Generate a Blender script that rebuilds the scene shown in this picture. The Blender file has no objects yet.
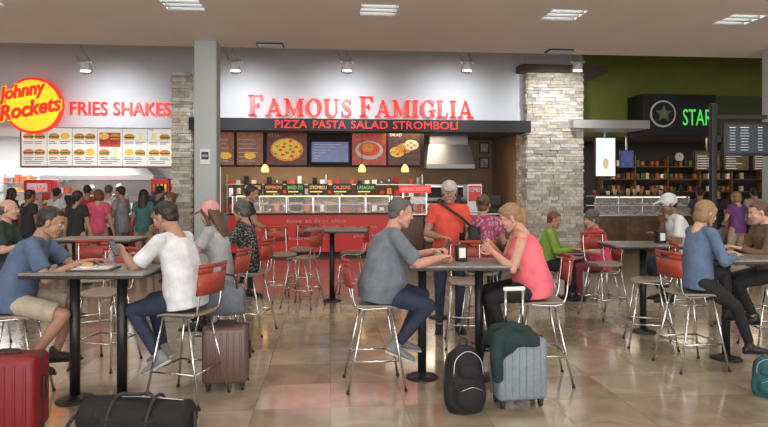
import bpy, bmesh, math, random
import numpy as np
from mathutils import Vector as V, Matrix
random.seed(7)
sc=bpy.context.scene
try:
    sc.view_settings.view_transform='Standard'
except Exception: pass
A=math.radians(5.14); CA,SA=math.cos(A),math.sin(A); EYE=1.75
# ---------- survey helpers: bearing + distance -> world ----------
def G(px,d):
    xc=(px-384)/600*d
    return (CA*xc+SA*d, -SA*xc+CA*d)
def dep(px,Y):
    t=(px-384)/600; return Y/(CA-t*SA)
def wx(px,Y):
    t=(px-384)/600; return dep(px,Y)*(t*CA+SA)
def wz(px,py,Y): return EYE-(py-188)/600*dep(px,Y)
# ---------- materials ----------
MT={}
def mat(name,col,rough=.6,metal=0,emit=0,ecol=None,noise=0,nscale=20,bump=0,bscale=60,trans=0,alpha=1,coat=0):
    if name in MT: return MT[name]
    m=bpy.data.materials.new(name); m.use_nodes=True; nt=m.node_tree
    b=nt.nodes['Principled BSDF']
    c=(*col,1); b.inputs['Base Color'].default_value=c
    b.inputs['Roughness'].default_value=rough; b.inputs['Metallic'].default_value=metal
    if emit:
        b.inputs['Emission Color'].default_value=(*(ecol or col),1); b.inputs['Emission Strength'].default_value=emit
    if trans: b.inputs['Transmission Weight'].default_value=trans
    if alpha<1: b.inputs['Alpha'].default_value=alpha
    if coat: b.inputs['Coat Weight'].default_value=coat
    if noise or bump:
        tc=nt.nodes.new('ShaderNodeTexCoord')
    if noise:
        n=nt.nodes.new('ShaderNodeTexNoise'); n.inputs['Scale'].default_value=nscale; n.inputs['Detail'].default_value=4
        nt.links.new(tc.outputs['Object'],n.inputs['Vector'])
        r=nt.nodes.new('ShaderNodeValToRGB'); r.color_ramp.elements[0].position=.35; r.color_ramp.elements[1].position=.65
        r.color_ramp.elements[0].color=(*[x*(1-noise) for x in col],1)
        r.color_ramp.elements[1].color=(*[min(1,x*(1+noise)) for x in col],1)
        nt.links.new(n.outputs['Fac'],r.inputs['Fac']); nt.links.new(r.outputs['Color'],b.inputs['Base Color'])
    if bump:
        n=nt.nodes.new('ShaderNodeTexNoise'); n.inputs['Scale'].default_value=bscale; n.inputs['Detail'].default_value=3
        nt.links.new(tc.outputs['Object'],n.inputs['Vector'])
        bp=nt.nodes.new('ShaderNodeBump'); bp.inputs['Strength'].default_value=bump; bp.inputs['Distance'].default_value=.02
        nt.links.new(n.outputs['Fac'],bp.inputs['Height']); nt.links.new(bp.outputs['Normal'],b.inputs['Normal'])
    MT[name]=m; return m
def cloth(name,col,pat=0,ps=30,col2=None):
    m=mat('cloth_'+name,col,.85,noise=.14,nscale=9,bump=1.0,bscale=10)
    if col2 and not m.get('p'):
        m['p']=1
        nt=m.node_tree; b=nt.nodes['Principled BSDF']; tc=nt.nodes['Texture Coordinate']
        n=nt.nodes.new('ShaderNodeTexVoronoi'); n.inputs['Scale'].default_value=ps
        nt.links.new(tc.outputs['Object'],n.inputs['Vector'])
        r=nt.nodes.new('ShaderNodeValToRGB'); r.color_ramp.interpolation='CONSTANT'
        r.color_ramp.elements[0].color=(*col2,1); r.color_ramp.elements[1].color=(*col,1); r.color_ramp.elements[1].position=.42
        nt.links.new(n.outputs['Distance'],r.inputs['Fac']); nt.links.new(r.outputs['Color'],b.inputs['Base Color'])
    return m
# ---------- mesh builder ----------
class MB:
    def __init__(s): s.v=[];s.f=[];s.m=[];s.sm=[];s.mats=[]
    def mi(s,mt):
        if mt not in s.mats: s.mats.append(mt)
        return s.mats.index(mt)
    def add(s,vs,fs,mt,smooth=False,M=None):
        o=len(s.v); i=s.mi(mt)
        if M is not None: vs=[tuple(M@V(v)) for v in vs]
        s.v.extend([tuple(v) for v in vs])
        s.f.extend([tuple(x+o for x in f) for f in fs])
        s.m.extend([i]*len(fs)); s.sm.extend([smooth]*len(fs))
    def addnp(s,t,mt,M=None,flip=False):
        vs,fs=t
        if M is not None:
            m=np.array(M); vs=vs@m[:3,:3].T+m[:3,3]
        if flip: fs=fs[:,::-1]
        o=len(s.v); i=s.mi(mt)
        s.v.extend(map(tuple,vs.tolist())); s.f.extend(map(tuple,(fs+o).tolist()))
        s.m.extend([i]*len(fs)); s.sm.extend([True]*len(fs))
    def box(s,mt,c,sz,rz=0,M=None,bev=0):
        bm=bmesh.new(); bmesh.ops.create_cube(bm,size=1)
        bmesh.ops.scale(bm,vec=V(sz),verts=bm.verts)
        if bev:
            bmesh.ops.bevel(bm,geom=list(bm.edges),offset=bev,segments=3,affect='EDGES',profile=.5)
        T=Matrix.Translation(V(c))@Matrix.Rotation(rz,4,'Z')
        if M is not None: T=M@T
        bm.verts.ensure_lookup_table()
        s.add([tuple(v.co) for v in bm.verts],[[v.index for v in f.verts] for f in bm.faces],mt,bool(bev),T); bm.free()
    def bx(s,mt,x0,x1,y0,y1,z0,z1,bev=0):
        s.box(mt,((x0+x1)/2,(y0+y1)/2,(z0+z1)/2),(abs(x1-x0),abs(y1-y0),abs(z1-z0)),bev=bev)
    def sph(s,mt,c,r,n=12,k=8,M=None):
        if not hasattr(r,'__len__'): r=(r,r,r)
        vs=[(c[0],c[1],c[2]+r[2])];fs=[]
        for j in range(1,k):
            th=math.pi*j/k
            for i in range(n):
                a=2*math.pi*i/n
                vs.append((c[0]+r[0]*math.sin(th)*math.cos(a),c[1]+r[1]*math.sin(th)*math.sin(a),c[2]+r[2]*math.cos(th)))
        vs.append((c[0],c[1],c[2]-r[2])); e=len(vs)-1
        for i in range(n):
            fs.append((0,1+i,1+(i+1)%n)); fs.append((e,e-n+(i+1)%n,e-n+i))
        for j in range(k-2):
            for i in range(n):
                a=1+j*n+i;b=1+j*n+(i+1)%n
                fs.append((a,a+n,b+n,b))
        s.add(vs,fs,mt,True,M)
    def loft(s,mt,secs,n=16,M=None,smooth=True):
        vs=[];fs=[]
        for c,ax,ay in secs:
            c,ax,ay=V(c),V(ax),V(ay)
            for i in range(n):
                a=2*math.pi*i/n; vs.append(tuple(c+ax*math.cos(a)+ay*math.sin(a)))
        for j in range(len(secs)-1):
            for i in range(n):
                a=j*n+i;b=j*n+(i+1)%n; fs.append((a,b,b+n,a+n))
        fs.append(tuple(range(n-1,-1,-1))); L=(len(secs)-1)*n; fs.append(tuple(range(L,L+n)))
        s.add(vs,fs,mt,smooth,M)
    def cone(s,mt,p,q,r1,r2=None,n=12,M=None,smooth=True):
        p,q=V(p),V(q); r2=r1 if r2 is None else r2
        d=(q-p).normalized(); u=d.orthogonal().normalized(); w=d.cross(u)
        s.loft(mt,[(p,u*r1,w*r1),(q,u*r2,w*r2)],n,M,smooth)
    def limb(s,mt,pts,rs,n=12):
        for p,r in zip(pts,rs): s.sph(mt,p,r,n,8)
        for i in range(len(pts)-1):
            if (V(pts[i+1])-V(pts[i])).length>1e-4: s.cone(mt,pts[i],pts[i+1],rs[i],rs[i+1],n)
    def tube(s,mt,pts,r,n=8,M=None,sub=0):
        pts=[V(p) for p in pts]
        if sub:
            q=[];P=[pts[0]]+pts+[pts[-1]]
            for i in range(1,len(P)-2):
                for k in range(sub):
                    t=k/sub;a,b,c,d=P[i-1:i+3]
                    q.append(.5*((2*b)+(c-a)*t+(2*a-5*b+4*c-d)*t*t+(3*b-a-3*c+d)*t**3))
            q.append(pts[-1]); pts=q
        u=None;secs=[]
        for i,p in enumerate(pts):
            d=(pts[min(i+1,len(pts)-1)]-pts[max(i-1,0)]).normalized()
            u=d.orthogonal().normalized() if u is None else (u-d*u.dot(d)).normalized()
            w=d.cross(u); secs.append((p,u*r,w*r))
        s.loft(mt,secs,n,M)
    def prism(s,mt,poly,y0,y1,T):
        n=len(poly)
        vs=[T(x,y0,z) for x,z in poly]+[T(x,y1,z) for x,z in poly]
        fs=[tuple(range(n)),tuple(range(2*n-1,n-1,-1))]+[(i,(i+1)%n,(i+1)%n+n,i+n) for i in range(n)]
        s.add(vs,fs,mt)
    def taper(s,mt,x0,x1,y0,y1,z0,z1,k):
        mx=(x0+x1)/2; 
        vs=[(x0,y0,z0),(x1,y0,z0),(x1,y1,z0),(x0,y1,z0)]+[(mx+(x-mx)*k,y1-(y1-y)*k,z1) for x,y in((x0,y0),(x1,y0),(x1,y1),(x0,y1))]
        s.add(vs,[(3,2,1,0),(4,5,6,7),(0,1,5,4),(1,2,6,5),(2,3,7,6),(3,0,4,7)],mt)
    def mesh(s,name='m'):
        me=bpy.data.meshes.new(name); me.from_pydata(s.v,[],s.f)
        for m in s.mats: me.materials.append(m)
        if s.f:
            me.polygons.foreach_set('material_index',s.m); me.polygons.foreach_set('use_smooth',s.sm)
        me.update(); return me
    def obj(s,name,parent=None,recalc=False):
        me=s.mesh(name)
        if recalc:
            bm=bmesh.new(); bm.from_mesh(me); bmesh.ops.recalc_face_normals(bm,faces=bm.faces); bm.to_mesh(me); bm.free()
        o=bpy.data.objects.new(name,me); sc.collection.objects.link(o)
        if parent: o.parent=parent
        return o
def empty(name):
    o=bpy.data.objects.new(name,None); sc.collection.objects.link(o); return o
def evalmesh(ob):
    dg=bpy.context.evaluated_depsgraph_get(); e=ob.evaluated_get(dg); me=e.to_mesh()
    v=np.empty(len(me.vertices)*3); me.vertices.foreach_get('co',v)
    fs=[tuple(p.vertices) for p in me.polygons] if ob.type=='FONT' else None
    if fs is None:
        l=np.empty(len(me.loops),dtype=np.int64); me.loops.foreach_get('vertex_index',l); fs=l.reshape(-1,4)
    e.to_mesh_clear(); return v.reshape(-1,3),fs
DUM=mat('dummy',(.5,.5,.5))
def remesh(mb,vox,sm=3):
    ob=mb.obj('tmp',recalc=False); me=ob.data
    m=ob.modifiers.new('r','REMESH'); m.mode='VOXEL'; m.voxel_size=vox
    if sm:
        m=ob.modifiers.new('s','SMOOTH'); m.iterations=sm; m.factor=.5
    r=evalmesh(ob); bpy.data.objects.remove(ob); bpy.data.meshes.remove(me); return r
def text(mb,mt,st,x,y,z,h,w=None,shear=0,bold=0,depth=.02,M=None,rot=0):
    cu=bpy.data.curves.new('t','FONT'); cu.body=st; cu.extrude=depth/2; cu.shear=shear; cu.offset=bold; cu.resolution_u=3
    ob=bpy.data.objects.new('t',cu); sc.collection.objects.link(ob)
    v,fs=evalmesh(ob); bpy.data.objects.remove(ob)
    if len(v)==0: return
    mn=v.min(0);mx=v.max(0); sy=h/(mx[1]-mn[1]); sx=(w/(mx[0]-mn[0])) if w else sy
    lx=(v[:,0]-mn[0])*sx; lz=(v[:,1]-mn[1])*sy
    c,s_=math.cos(rot),math.sin(rot)
    out=np.stack([x+lx*c-lz*s_, y+ -v[:,2], z+lx*s_+lz*c],1)
    mb.add(out.tolist(),fs,mt)
# ---------- colours ----------
chrome=mat('chrome_steel',(.62,.62,.63),.22,1)
steel=mat('stainless_steel',(.55,.56,.57),.35,.9)
black=mat('black_paint',(.012,.012,.013),.45)
blackm=mat('matte_black',(.02,.02,.022),.7)
redback=mat('red_back_laminate',(.33,.05,.03),.4,noise=.1)
seatm=mat('seat_beige_laminate',(.28,.23,.18),.4,noise=.1)
white=mat('white_plastic',(.75,.75,.74),.4)
eyew=mat('eye_white',(.8,.78,.75),.3); iris=mat('eye_iris',(.05,.03,.02),.2)
signred=mat('sign_red',(.75,.03,.02),.4,emit=.75,ecol=(.85,.03,.02))
lite=mat('lamp_glow',(1,1,.97),.5,emit=8,ecol=(1,.98,.95))
# ---------- body templates ----------
def tmpl_hand(curl,vox):
    b=MB()
    b.loft(DUM,[((0,-.02,0),(.024,0,0),(0,0,.021)),((0,.0,0),(.027,0,0),(0,0,.019)),((0,.045,0),(.040,0,0),(0,0,.016)),((0,.085,0),(.040,0,0),(0,0,.013)),((0,.094,0),(.034,0,0),(0,0,.009))])
    for x,L,sp in ((-.031,.072,-.12),(-.0105,.082,-.03),(.0105,.075,.05),(.030,.058,.16)):
        p=V((x,.086,0));pts=[p];a=.0
        for k,fr in enumerate((.45,.32,.26)):
            a+=curl*(.9,1.2,.8)[k]
            p=p+V((math.sin(sp)*math.cos(a),math.cos(sp)*math.cos(a),-math.sin(a)))*L*fr; pts.append(p)
        b.limb(DUM,pts,[.0092,.0085,.0078,.0068],8)
    b.limb(DUM,[(-.022,.02,-.004),(-.046,.05,-.014),(-.056,.078,-.022-.02*curl),(-.054+.01*curl,.1,-.028-.035*curl)],[.015,.0125,.0105,.0085],8)
    return remesh(b,vox,2)
HAND={'n':{k:tmpl_hand(c,.0035) for k,c in (('rest',.28),('grip',.85),('flat',.1))},
      'f':{k:tmpl_hand(c,.005) for k,c in (('rest',.28),('grip',.8),('flat',.1))}}
def tmpl_head(vox,female):
    b=MB(); j=.92 if female else 1
    b.sph(DUM,(0,-.012,.03),(.074,.092,.084),20,14)
    b.sph(DUM,(0,.020,-.035),(.060*j,.062,.072),18,12)
    b.sph(DUM,(0,.056,-.090),(.028*j,.024,.024))
    b.limb(DUM,[(.052*j,-.005,-.06),(.014,.056,-.092)],[.024,.020]); b.limb(DUM,[(-.052*j,-.005,-.06),(-.014,.056,-.092)],[.024,.020])
    b.limb(DUM,[(0,.076,.018),(0,.090,-.010),(0,.094,-.020)],[.009,.0115,.0125])
    b.sph(DUM,(.011,.083,-.024),.009); b.sph(DUM,(-.011,.083,-.024),.009)
    b.limb(DUM,[(-.045,.064,.026),(0,.077,.028),(.045,.064,.026)],[.009,.010,.009])
    for s in (-1,1):
        b.sph(DUM,(s*.038,.058,-.025),(.022,.022,.026))
        b.sph(DUM,(s*.076,-.008,-.002),(.009,.018,.029)); b.sph(DUM,(s*.077,-.006,-.026),(.007,.011,.011))
    b.limb(DUM,[(-.02,.072,-.056),(.02,.072,-.056)],[.013,.013])
    b.limb(DUM,[(0,-.02,-.05),(0,-.035,-.12),(0,-.045,-.19)],[.058*j,.058*j,.066*j])
    return remesh(b,vox,2)
HEAD={(q,f):tmpl_head(v,f) for q,v in (('n',.0045),('f',.007)) for f in (0,1)}
def tmpl_hair(kind,vox):
    b=MB()
    if kind in('short','bald'):
        if kind=='short': b.sph(DUM,(0,-.026,.040),(.080,.093,.086),20,14); b.sph(DUM,(0,.022,.080),(.055,.044,.036))
        else: b.sph(DUM,(0,-.030,.012),(.0805,.082,.062),20,14)
        b.sph(DUM,(0,-.055,-.02),(.062,.052,.05))
    elif kind=='bob':
        b.sph(DUM,(0,-.022,.042),(.088,.098,.090),20,14); b.sph(DUM,(0,-.045,-.03),(.090,.065,.085),20,14)
        for s in(-1,1): b.limb(DUM,[(s*.07,.03,.05),(s*.082,.01,-.02),(s*.075,.005,-.085)],[.022,.022,.016])
    elif kind=='long':
        b.sph(DUM,(0,-.022,.042),(.085,.098,.088),20,14)
        b.loft(DUM,[((0,-.04,.04),(.085,0,0),(0,.06,0)),((0,-.06,-.06),(.088,0,0),(0,.055,0)),((0,-.09,-.18),(.095,0,0),(0,.04,0)),((0,-.105,-.27),(.07,0,0),(0,.025,0))])
        for s in(-1,1): b.limb(DUM,[(s*.068,.03,.05),(s*.082,.0,-.04),(s*.085,-.01,-.16)],[.02,.02,.014])
    elif kind=='bun':
        b.sph(DUM,(0,-.022,.040),(.082,.095,.088),20,14); b.sph(DUM,(0,-.115,.06),(.042,.038,.042)); b.sph(DUM,(0,-.06,-.03),(.06,.045,.05))
    elif kind=='tail':
        b.sph(DUM,(0,-.022,.040),(.083,.096,.089),20,14); b.sph(DUM,(0,.035,.08),(.052,.037,.036))
        b.limb(DUM,[(0,-.095,.03),(0,-.125,-.005),(0,-.105,-.07),(0,-.075,-.13)],[.03,.032,.028,.012])
        b.sph(DUM,(0,-.055,-.02),(.066,.054,.06))
    elif kind=='curly':
        b.sph(DUM,(0,-.022,.048),(.094,.102,.094),20,14); b.sph(DUM,(0,-.05,-.01),(.088,.066,.07),20,14)
        rr=random.Random(3)
        for i in range(70):
            a=rr.uniform(0,6.28);t=rr.uniform(0,1.5)
            p=(.092*math.sin(t)*math.cos(a),-.022+.1*math.sin(t)*math.sin(a)*(1 if math.sin(a)<0 else .8),.048+.092*math.cos(t))
            b.sph(DUM,p,.017,8,6)
    elif kind=='cap':
        b.sph(DUM,(0,-.018,.045),(.085,.100,.088),20,14)
        b.loft(DUM,[((0,.06,.058),(.06,0,0),(0,0,.008)),((0,.11,.052),(.058,0,0),(0,0,.007)),((0,.155,.042),(.03,0,0),(0,0,.005))])
    v,f=remesh(b,vox,1)
    if kind not in('cap',):
        n=np.sin(v[:,0]*260+v[:,2]*60)*np.sin(v[:,1]*190)*.0016
        c=np.array([0,-.02,.02]); d=v-c; d/=np.linalg.norm(d,axis=1)[:,None]+1e-9; v=v+d*n[:,None]
    return v,f
_H={}
def HAIR(k,q):
    if (k,q) not in _H: _H[(k,q)]=tmpl_hair(k,.005 if q=='n' else .008)
    return _H[(k,q)]
def tmpl_shoe():
    b=MB()
    S=[(-.068,.026,.026,-.05),(-.035,.036,.042,-.038),(.04,.040,.040,-.042),(.10,.047,.030,-.052),(.155,.044,.023,-.060),(.19,.028,.014,-.066)]
    b.loft(DUM,[((0,y,z),(w,0,0),(0,0,h)) for y,w,h,z in S])
    b.limb(DUM,[(0,-.012,.01),(0,-.01,-.03)],[.043,.046])
    u=remesh(b,.006,2)
    b=MB(); b.loft(DUM,[((0,y,-.079),(w+.005,0,0),(0,0,.011)) for y,w,h,z in S]); b.sph(DUM,(0,.185,-.079),(.033,.022,.011))
    return u,remesh(b,.006,1)
SHOE=tmpl_shoe()
SKIN={'l':mat('skin_light',(.55,.32,.24),.5,noise=.05),'t':mat('skin_tan',(.38,.21,.14),.5,noise=.05),'r':mat('skin_rosy',(.56,.29,.21),.5,noise=.05),'d':mat('skin_dark',(.22,.11,.07),.5,noise=.05)}
HC={'dark':mat('hair_dark',(.02,.013,.01),.5),'brown':mat('hair_brown',(.10,.05,.028),.5),'grey':mat('hair_grey',(.10,.09,.08),.6),'blond':mat('hair_blond',(.28,.17,.08),.5),'white':mat('hair_white',(.55,.53,.5),.6),'auburn':mat('hair_auburn',(.16,.05,.025),.5)}
lip=mat('lips',(.42,.14,.12),.5)
def frame(o,x,y,z): 
    m=Matrix((( x[0],y[0],z[0],o[0]),(x[1],y[1],z[1],o[1]),(x[2],y[2],z[2],o[2]),(0,0,0,1))); return m
def ik(a,t,l1,l2,pole):
    a,t=V(a),V(t); d=t-a; L=d.length
    if L>(l1+l2)*.998: t=a+d.normalized()*(l1+l2)*.998; d=t-a; L=d.length
    L=max(L,abs(l1-l2)+.02)
    dn=d.normalized(); x=(l1*l1-l2*l2+L*L)/(2*L); h=math.sqrt(max(0,l1*l1-x*x))
    p=V(pole); p=(p-dn*p.dot(dn)).normalized()
    return a+dn*x+p*h, t
def person(name,px,d,yaw,z=.85,lean=10,s=1.0,fem=0,skin='l',hair='short',hc='dark',shirt=None,pants=None,shoe=None,sole=None,
           sleeve=.55,shorts=False,hands=((.4,-.15,1.15),(.4,.15,1.15)),feet=((.22,-.09,.37),(.22,.09,.37)),hp=0,hy=0,belly=0,bust=0,
           pose='rest',hn=((0,0,1),(0,0,1)),q='f',capm=None,elb=None,wide=1.0,xy=None,neckf=0,footdir=None):
    gx,gy=xy if xy else G(px,d)
    a=math.radians(yaw)-A; F=V((math.cos(a),math.sin(a),0)); R=V((F.y,-F.x,0)); U=V((0,0,1)); O=V((gx,gy,0))
    def L(f,r,zz): return O+F*f+R*r+U*zz
    P=L(0,0,z); ln=math.radians(lean)
    dr=lambda t:U*math.cos(t)+F*math.sin(t)
    d1,d2,d3=dr(ln*.4),dr(ln),dr(ln*1.3)
    wai=P+d1*.17*s; che=wai+d2*.2*s; nb=che+d3*.15*s
    nd=dr(ln*.9+neckf); hcn=nb+nd*(.112*s)+F*.025+U*.035*s
    fw=.9 if fem else 1.0; fw*=wide
    sh=[nb-d3*.045*s+R*(sd*.172*s*fw) for sd in(-1,1)]
    vox={'n':.011,'f':.017}[q]
    out=MB()
    sk=SKIN[skin]
    ax=lambda w:R*w*s*fw
    be=belly
    fwd=lambda dv:(F-dv*F.dot(dv)).normalized()
    def torso(b,e=0,low=-.1):
        secs=[(P+U*low*s,ax(.172+e+be*.2),fwd(d1)*(.130+e+be*.15)*s),(P+d1*.02*s+fwd(d1)*.25*be,ax(.178+e+be*.4),fwd(d1)*(.135+e+be*.5)*s),
          (P+d1*.1*s+fwd(d1)*.55*be,ax(.160+e+be*.7),fwd(d1)*(.118+e+be*.85)*s),
          (wai+d2*.03*s+fwd(d2)*.5*be,ax(.148+e+be*.6),fwd(d2)*(.108+e+be*.7)*s),
          (che-d2*.04*s+fwd(d2)*bust*.4,ax(.163+e),fwd(d2)*(.115+e+bust*.4+be*.3)*s),(che+d3*.05*s,ax(.17+e),fwd(d3)*(.108+e+be*.2)*s),
          (nb-d3*.03*s,ax(.12),fwd(d3)*.080*s),(nb+d3*.010*s,ax(.074),fwd(d3)*.070*s)]
        b.loft(DUM,secs,20)
        for i in(0,1):
            b.limb(DUM,[nb-d3*.02*s,sh[i]+U*.005],[.054*s,.058*s])
        if fem and bust:
            for sd in(-1,1): b.sph(DUM,tuple(che+fwd(d2)*(.080+bust*.5)*s+R*sd*.07*s-d2*.02),.066*s)
    arms=[]
    for i,sd in enumerate((-1,1)):
        t=L(*hands[i]); pole=(elb[i] if elb else (-.4,sd*.7,-1.0)); pv=F*pole[0]+R*pole[1]+U*pole[2]
        e,w=ik(sh[i],t,.29*s,.255*s,pv); arms.append((sh[i],e,w))
    legs=[]
    for i,sd in enumerate((-1,1)):
        hpj=P+R*sd*.095*s-U*.01; t=L(*feet[i])
        k,an=ik(hpj,t,.43*s,.42*s,F*1+U*.35+R*sd*.12); legs.append((hpj,k,an))
    b=MB(); torso(b,.010,low=-.09 if z<.95 else -.13)
    for (S_,e,w) in arms:
        if sleeve<=0.05: continue
        if sleeve<=1:
            b.limb(DUM,[S_,S_.lerp(e,sleeve*.5)],[.064*s,.062*s]); b.cone(DUM,S_.lerp(e,sleeve*.5),S_.lerp(e,sleeve),.062*s,.068*s,16)
        else:
            b.limb(DUM,[S_,e,e.lerp(w,.5)],[.062*s,.052*s,.045*s]); b.cone(DUM,e.lerp(w,.5),e.lerp(w,.95),.045*s,.038*s,14)
    out.addnp(remesh(b,vox,3),shirt)
    b=MB()
    for (S_,e,w) in arms:
        th=1.0 if not belly else 1.12
        b.limb(DUM,[S_,S_.lerp(e,.4),e,e.lerp(w,.28),w],[.048*s*th,.047*s*th,.038*s,.039*s*th,.0255*s])
    if sleeve<=0.05:
        b.limb(DUM,[nb-d3*.01,sh[0]+U*.012],[.055*s,.056*s]); b.limb(DUM,[nb-d3*.01,sh[1]+U*.012],[.055*s,.056*s]); b.sph(DUM,tuple(nb-d3*.05+F*.035),(.062,.062,.05))
    out.addnp(remesh(b,vox*.75,2),sk)
    b=MB(); th=1+belly*.5+ (.06 if fem else 0)
    b.loft(DUM,[(P-U*.105*s,R*.12*s,F*.10*s),(P-U*.06*s,R*.160*s*th,F*.118*s),(P,R*.160*s*th,F*.118*s),(P+d1*.05*s,R*.145*s,F*.105*s)],18)
    for (h,k,an) in legs:
        m=h.lerp(k,.5); c=k.lerp(an,.3)
        if shorts:
            b.limb(DUM,[h,m],[.088*s*th,.085*s*th]); b.cone(DUM,m,h.lerp(k,.88),.085*s*th,.082*s*th,16)
        else:
            b.limb(DUM,[h,m,k,c],[.088*s*th,.083*s*th,.062*s,.058*s]); b.cone(DUM,c,k.lerp(an,.93),.058*s,.045*s,14)
    out.addnp(remesh(b,vox,3),pants)
    b=MB()
    for (h,k,an) in legs:
        if shorts: b.limb(DUM,[h.lerp(k,.7),k,k.lerp(an,.28),k.lerp(an,.6),an],[.06*s,.053*s,.054*s,.042*s,.034*s])
        else: b.limb(DUM,[k.lerp(an,.85),an],[.034*s,.034*s])
    out.addnp(remesh(b,vox*.8,2),sk)
    for i,(h,k,an) in enumerate(legs):
        sd=(-1,1)[i]
        fd=(F+R*sd*.15); pit=0
        if footdir: pit=footdir[i]
        fd=(fd.normalized()*math.cos(pit)+U*math.sin(pit)).normalized()
        xx=fd.cross(U).normalized(); zz=xx.cross(fd)
        M=frame(an,xx,fd,zz)@Matrix.Scale(s,4)
        out.addnp(SHOE[0],shoe or black,M); out.addnp(SHOE[1],sole or blackm,M)
    for i,(S_,e,w) in enumerate(arms):
        dd=(w-e).normalized(); n_=hn[i]; n_=F*n_[0]+R*n_[1]+U*n_[2]
        if pose!='hang':
            dd=(dd+ (F*.25+R*(-.25 if i else .25)) ).normalized()
        zz=(n_-dd*n_.dot(dd))
        if zz.length<.05: zz=F-dd*F.dot(dd)
        zz.normalize(); xx=dd.cross(zz)
        M=frame(w,xx,dd,zz)@Matrix.Scale(s*(.92 if fem else 1),4)
        pz=pose if pose in HAND['n'] else 'rest'
        if i==0:
            M=M@Matrix.Diagonal((-1,1,1,1))
        out.addnp(HAND[q][pz],sk,M,flip=(i==0))
    ha=math.radians(hy); Fh=F*math.cos(ha)+R*math.sin(ha); Rh=V((Fh.y,-Fh.x,0)); p=math.radians(hp)
    fy=Fh*math.cos(p)-U*math.sin(p); uz=Rh.cross(fy)
    M=frame(hcn,Rh,fy,uz)@Matrix.Scale(s*1.05,4)
    out.addnp(HEAD[(q,fem)],sk,M)
    if hair!='none': out.addnp(HAIR(hair,q),HC[hc],M)
    if capm: out.addnp(HAIR('cap',q),capm,M@Matrix.Scale(1.04,4))
    for sd in(-1,1):
        out.sph(eyew,(sd*.029,.0665,.008),(.012,.011,.007),8,6,M); out.sph(iris,(sd*.029,.0755,.008),(.005,.0035,.005),8,6,M)
        out.tube(HC[hc if hc!='white' else 'grey'],[(sd*.046,.071,.026),(sd*.030,.082,.031),(sd*.014,.083,.027)],.003,6,M)
    out.sph(lip,(0,.081,-.053),(.021,.007,.004),10,6,M); out.sph(lip,(0,.080,-.060),(.018,.007,.0045),10,6,M)
    o=out.obj(name)
    return dict(o=o,arms=arms,legs=legs,head=hcn,L=L,F=F,R=R,M=M,nb=nb,che=che,d2=d2)
# ---------- furniture ----------
def stool(px,d,yaw,h=.74,xy=None,name='bar_stool',off=0):
    gx,gy=xy if xy else G(px,d); a=math.radians(yaw)-A
    F=V((math.cos(a),math.sin(a),0));R=V((F.y,-F.x,0))
    M=frame(V((gx,gy,0))+F*off,R,F,V((0,0,1)))
    b=MB(); t=.0105
    n=10;vs=[];fs=[]
    for jj in range(2):
        for i in range(n+1):
            u=-1+2*i/n
            for m_ in range(n+1):
                w=-1+2*m_/n
                rx=.195*(1-.12*abs(w)**3); 
                zz=h-(.018 if jj else 0)-.02*max(0,w)**3*1.2-.012*(1-u*u)*.8
                vs.append((u*rx,w*.19*(1-.08*abs(u)**4),zz))
    N=(n+1)**2
    idx=lambda j,i,m_:j*N+i*(n+1)+m_
    for i in range(n):
        for m_ in range(n):
            fs.append((idx(0,i,m_),idx(0,i+1,m_),idx(0,i+1,m_+1),idx(0,i,m_+1)))
            fs.append((idx(1,i,m_),idx(1,i,m_+1),idx(1,i+1,m_+1),idx(1,i+1,m_)))
    for i in range(n):
        for a0,b0 in(((i,0),(i+1,0)),((i+1,n),(i,n)),((0,i+1),(0,i)),((n,i),(n,i+1))):
            fs.append((idx(0,*a0),idx(1,*a0),idx(1,*b0),idx(0,*b0)))
    b.add(vs,fs,seatm,True,M)
    sp=.25 if h>.6 else .2
    for sx in(-1,1):
        b.tube(chrome,[(sx*.15,.13,h-.03),(sx*(sp*.9),sp,.0)],t,8,M)
        b.tube(chrome,[(sx*.15,-.10,h-.03),(sx*(sp*.9),-sp,.0)],t,8,M)
        b.tube(chrome,[(sx*.15,.13,h-.03),(sx*.155,-.12,h-.035),(sx*.16,-.19,h+.02),(sx*.165,-.215,h+.18),(sx*.165,-.235,h+.36)],t*.9,8,M,sub=4)
        for sy in(-1,1): b.cone(blackm,(sx*sp*.9,sy*sp,.0),(sx*sp*.9,sy*sp,.02),.016,.014,8,M)
    b.tube(chrome,[(-.15,.13,h-.03),(.15,.13,h-.03)],t,8,M); b.tube(chrome,[(-.15,-.1,h-.03),(.15,-.1,h-.03)],t,8,M)
    if h>.6:
        zf=.26; g=1-zf/(h-.03)
        fx=.15+(sp*.9-.15)*g; fyf=.13+(sp-.13)*g; fyr=-.10-(sp-.10)*g
        for p_,q_ in(((-fx,fyf),(fx,fyf)),((-fx,fyr),(fx,fyr)),((-fx,fyf),(-fx,fyr)),((fx,fyf),(fx,fyr))):
            b.tube(chrome,[(p_[0],p_[1],zf),(q_[0],q_[1],zf)],t*.85,8,M)
    bw=.20;z0,z1=h+.15,h+.40
    def bp(u,zz,o): return (bw*u,-.205-.045*(1-u*u)-(zz-z0)*.12-o,zz)
    def panel(ua,ub,za,zb):
        k_=6;vs=[];fs=[]
        for o in(0,.014):
            for zz in(za,zb):
                for i in range(k_+1): vs.append(bp(ua+(ub-ua)*i/k_,zz,o))
        q=k_+1
        for i in range(k_):
            fs.extend([(i,i+1,q+i+1,q+i),(2*q+i,3*q+i,3*q+i+1,2*q+i+1),(i,2*q+i,2*q+i+1,i+1),(q+i,q+i+1,3*q+i+1,3*q+i)])
        fs.extend([(0,q,3*q,2*q),(k_,2*q+k_,3*q+k_,q+k_)])
        b.add(vs,fs,redback,True,M)
    panel(-1,1,z0,z1-.075); panel(-1,-.35,z1-.075,z1-.035); panel(.35,1,z1-.075,z1-.035); panel(-1,1,z1-.035,z1)
    return b.obj(name)
toptan=mat('table_top_laminate',(.20,.18,.16),.3,noise=.2,nscale=40)
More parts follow.
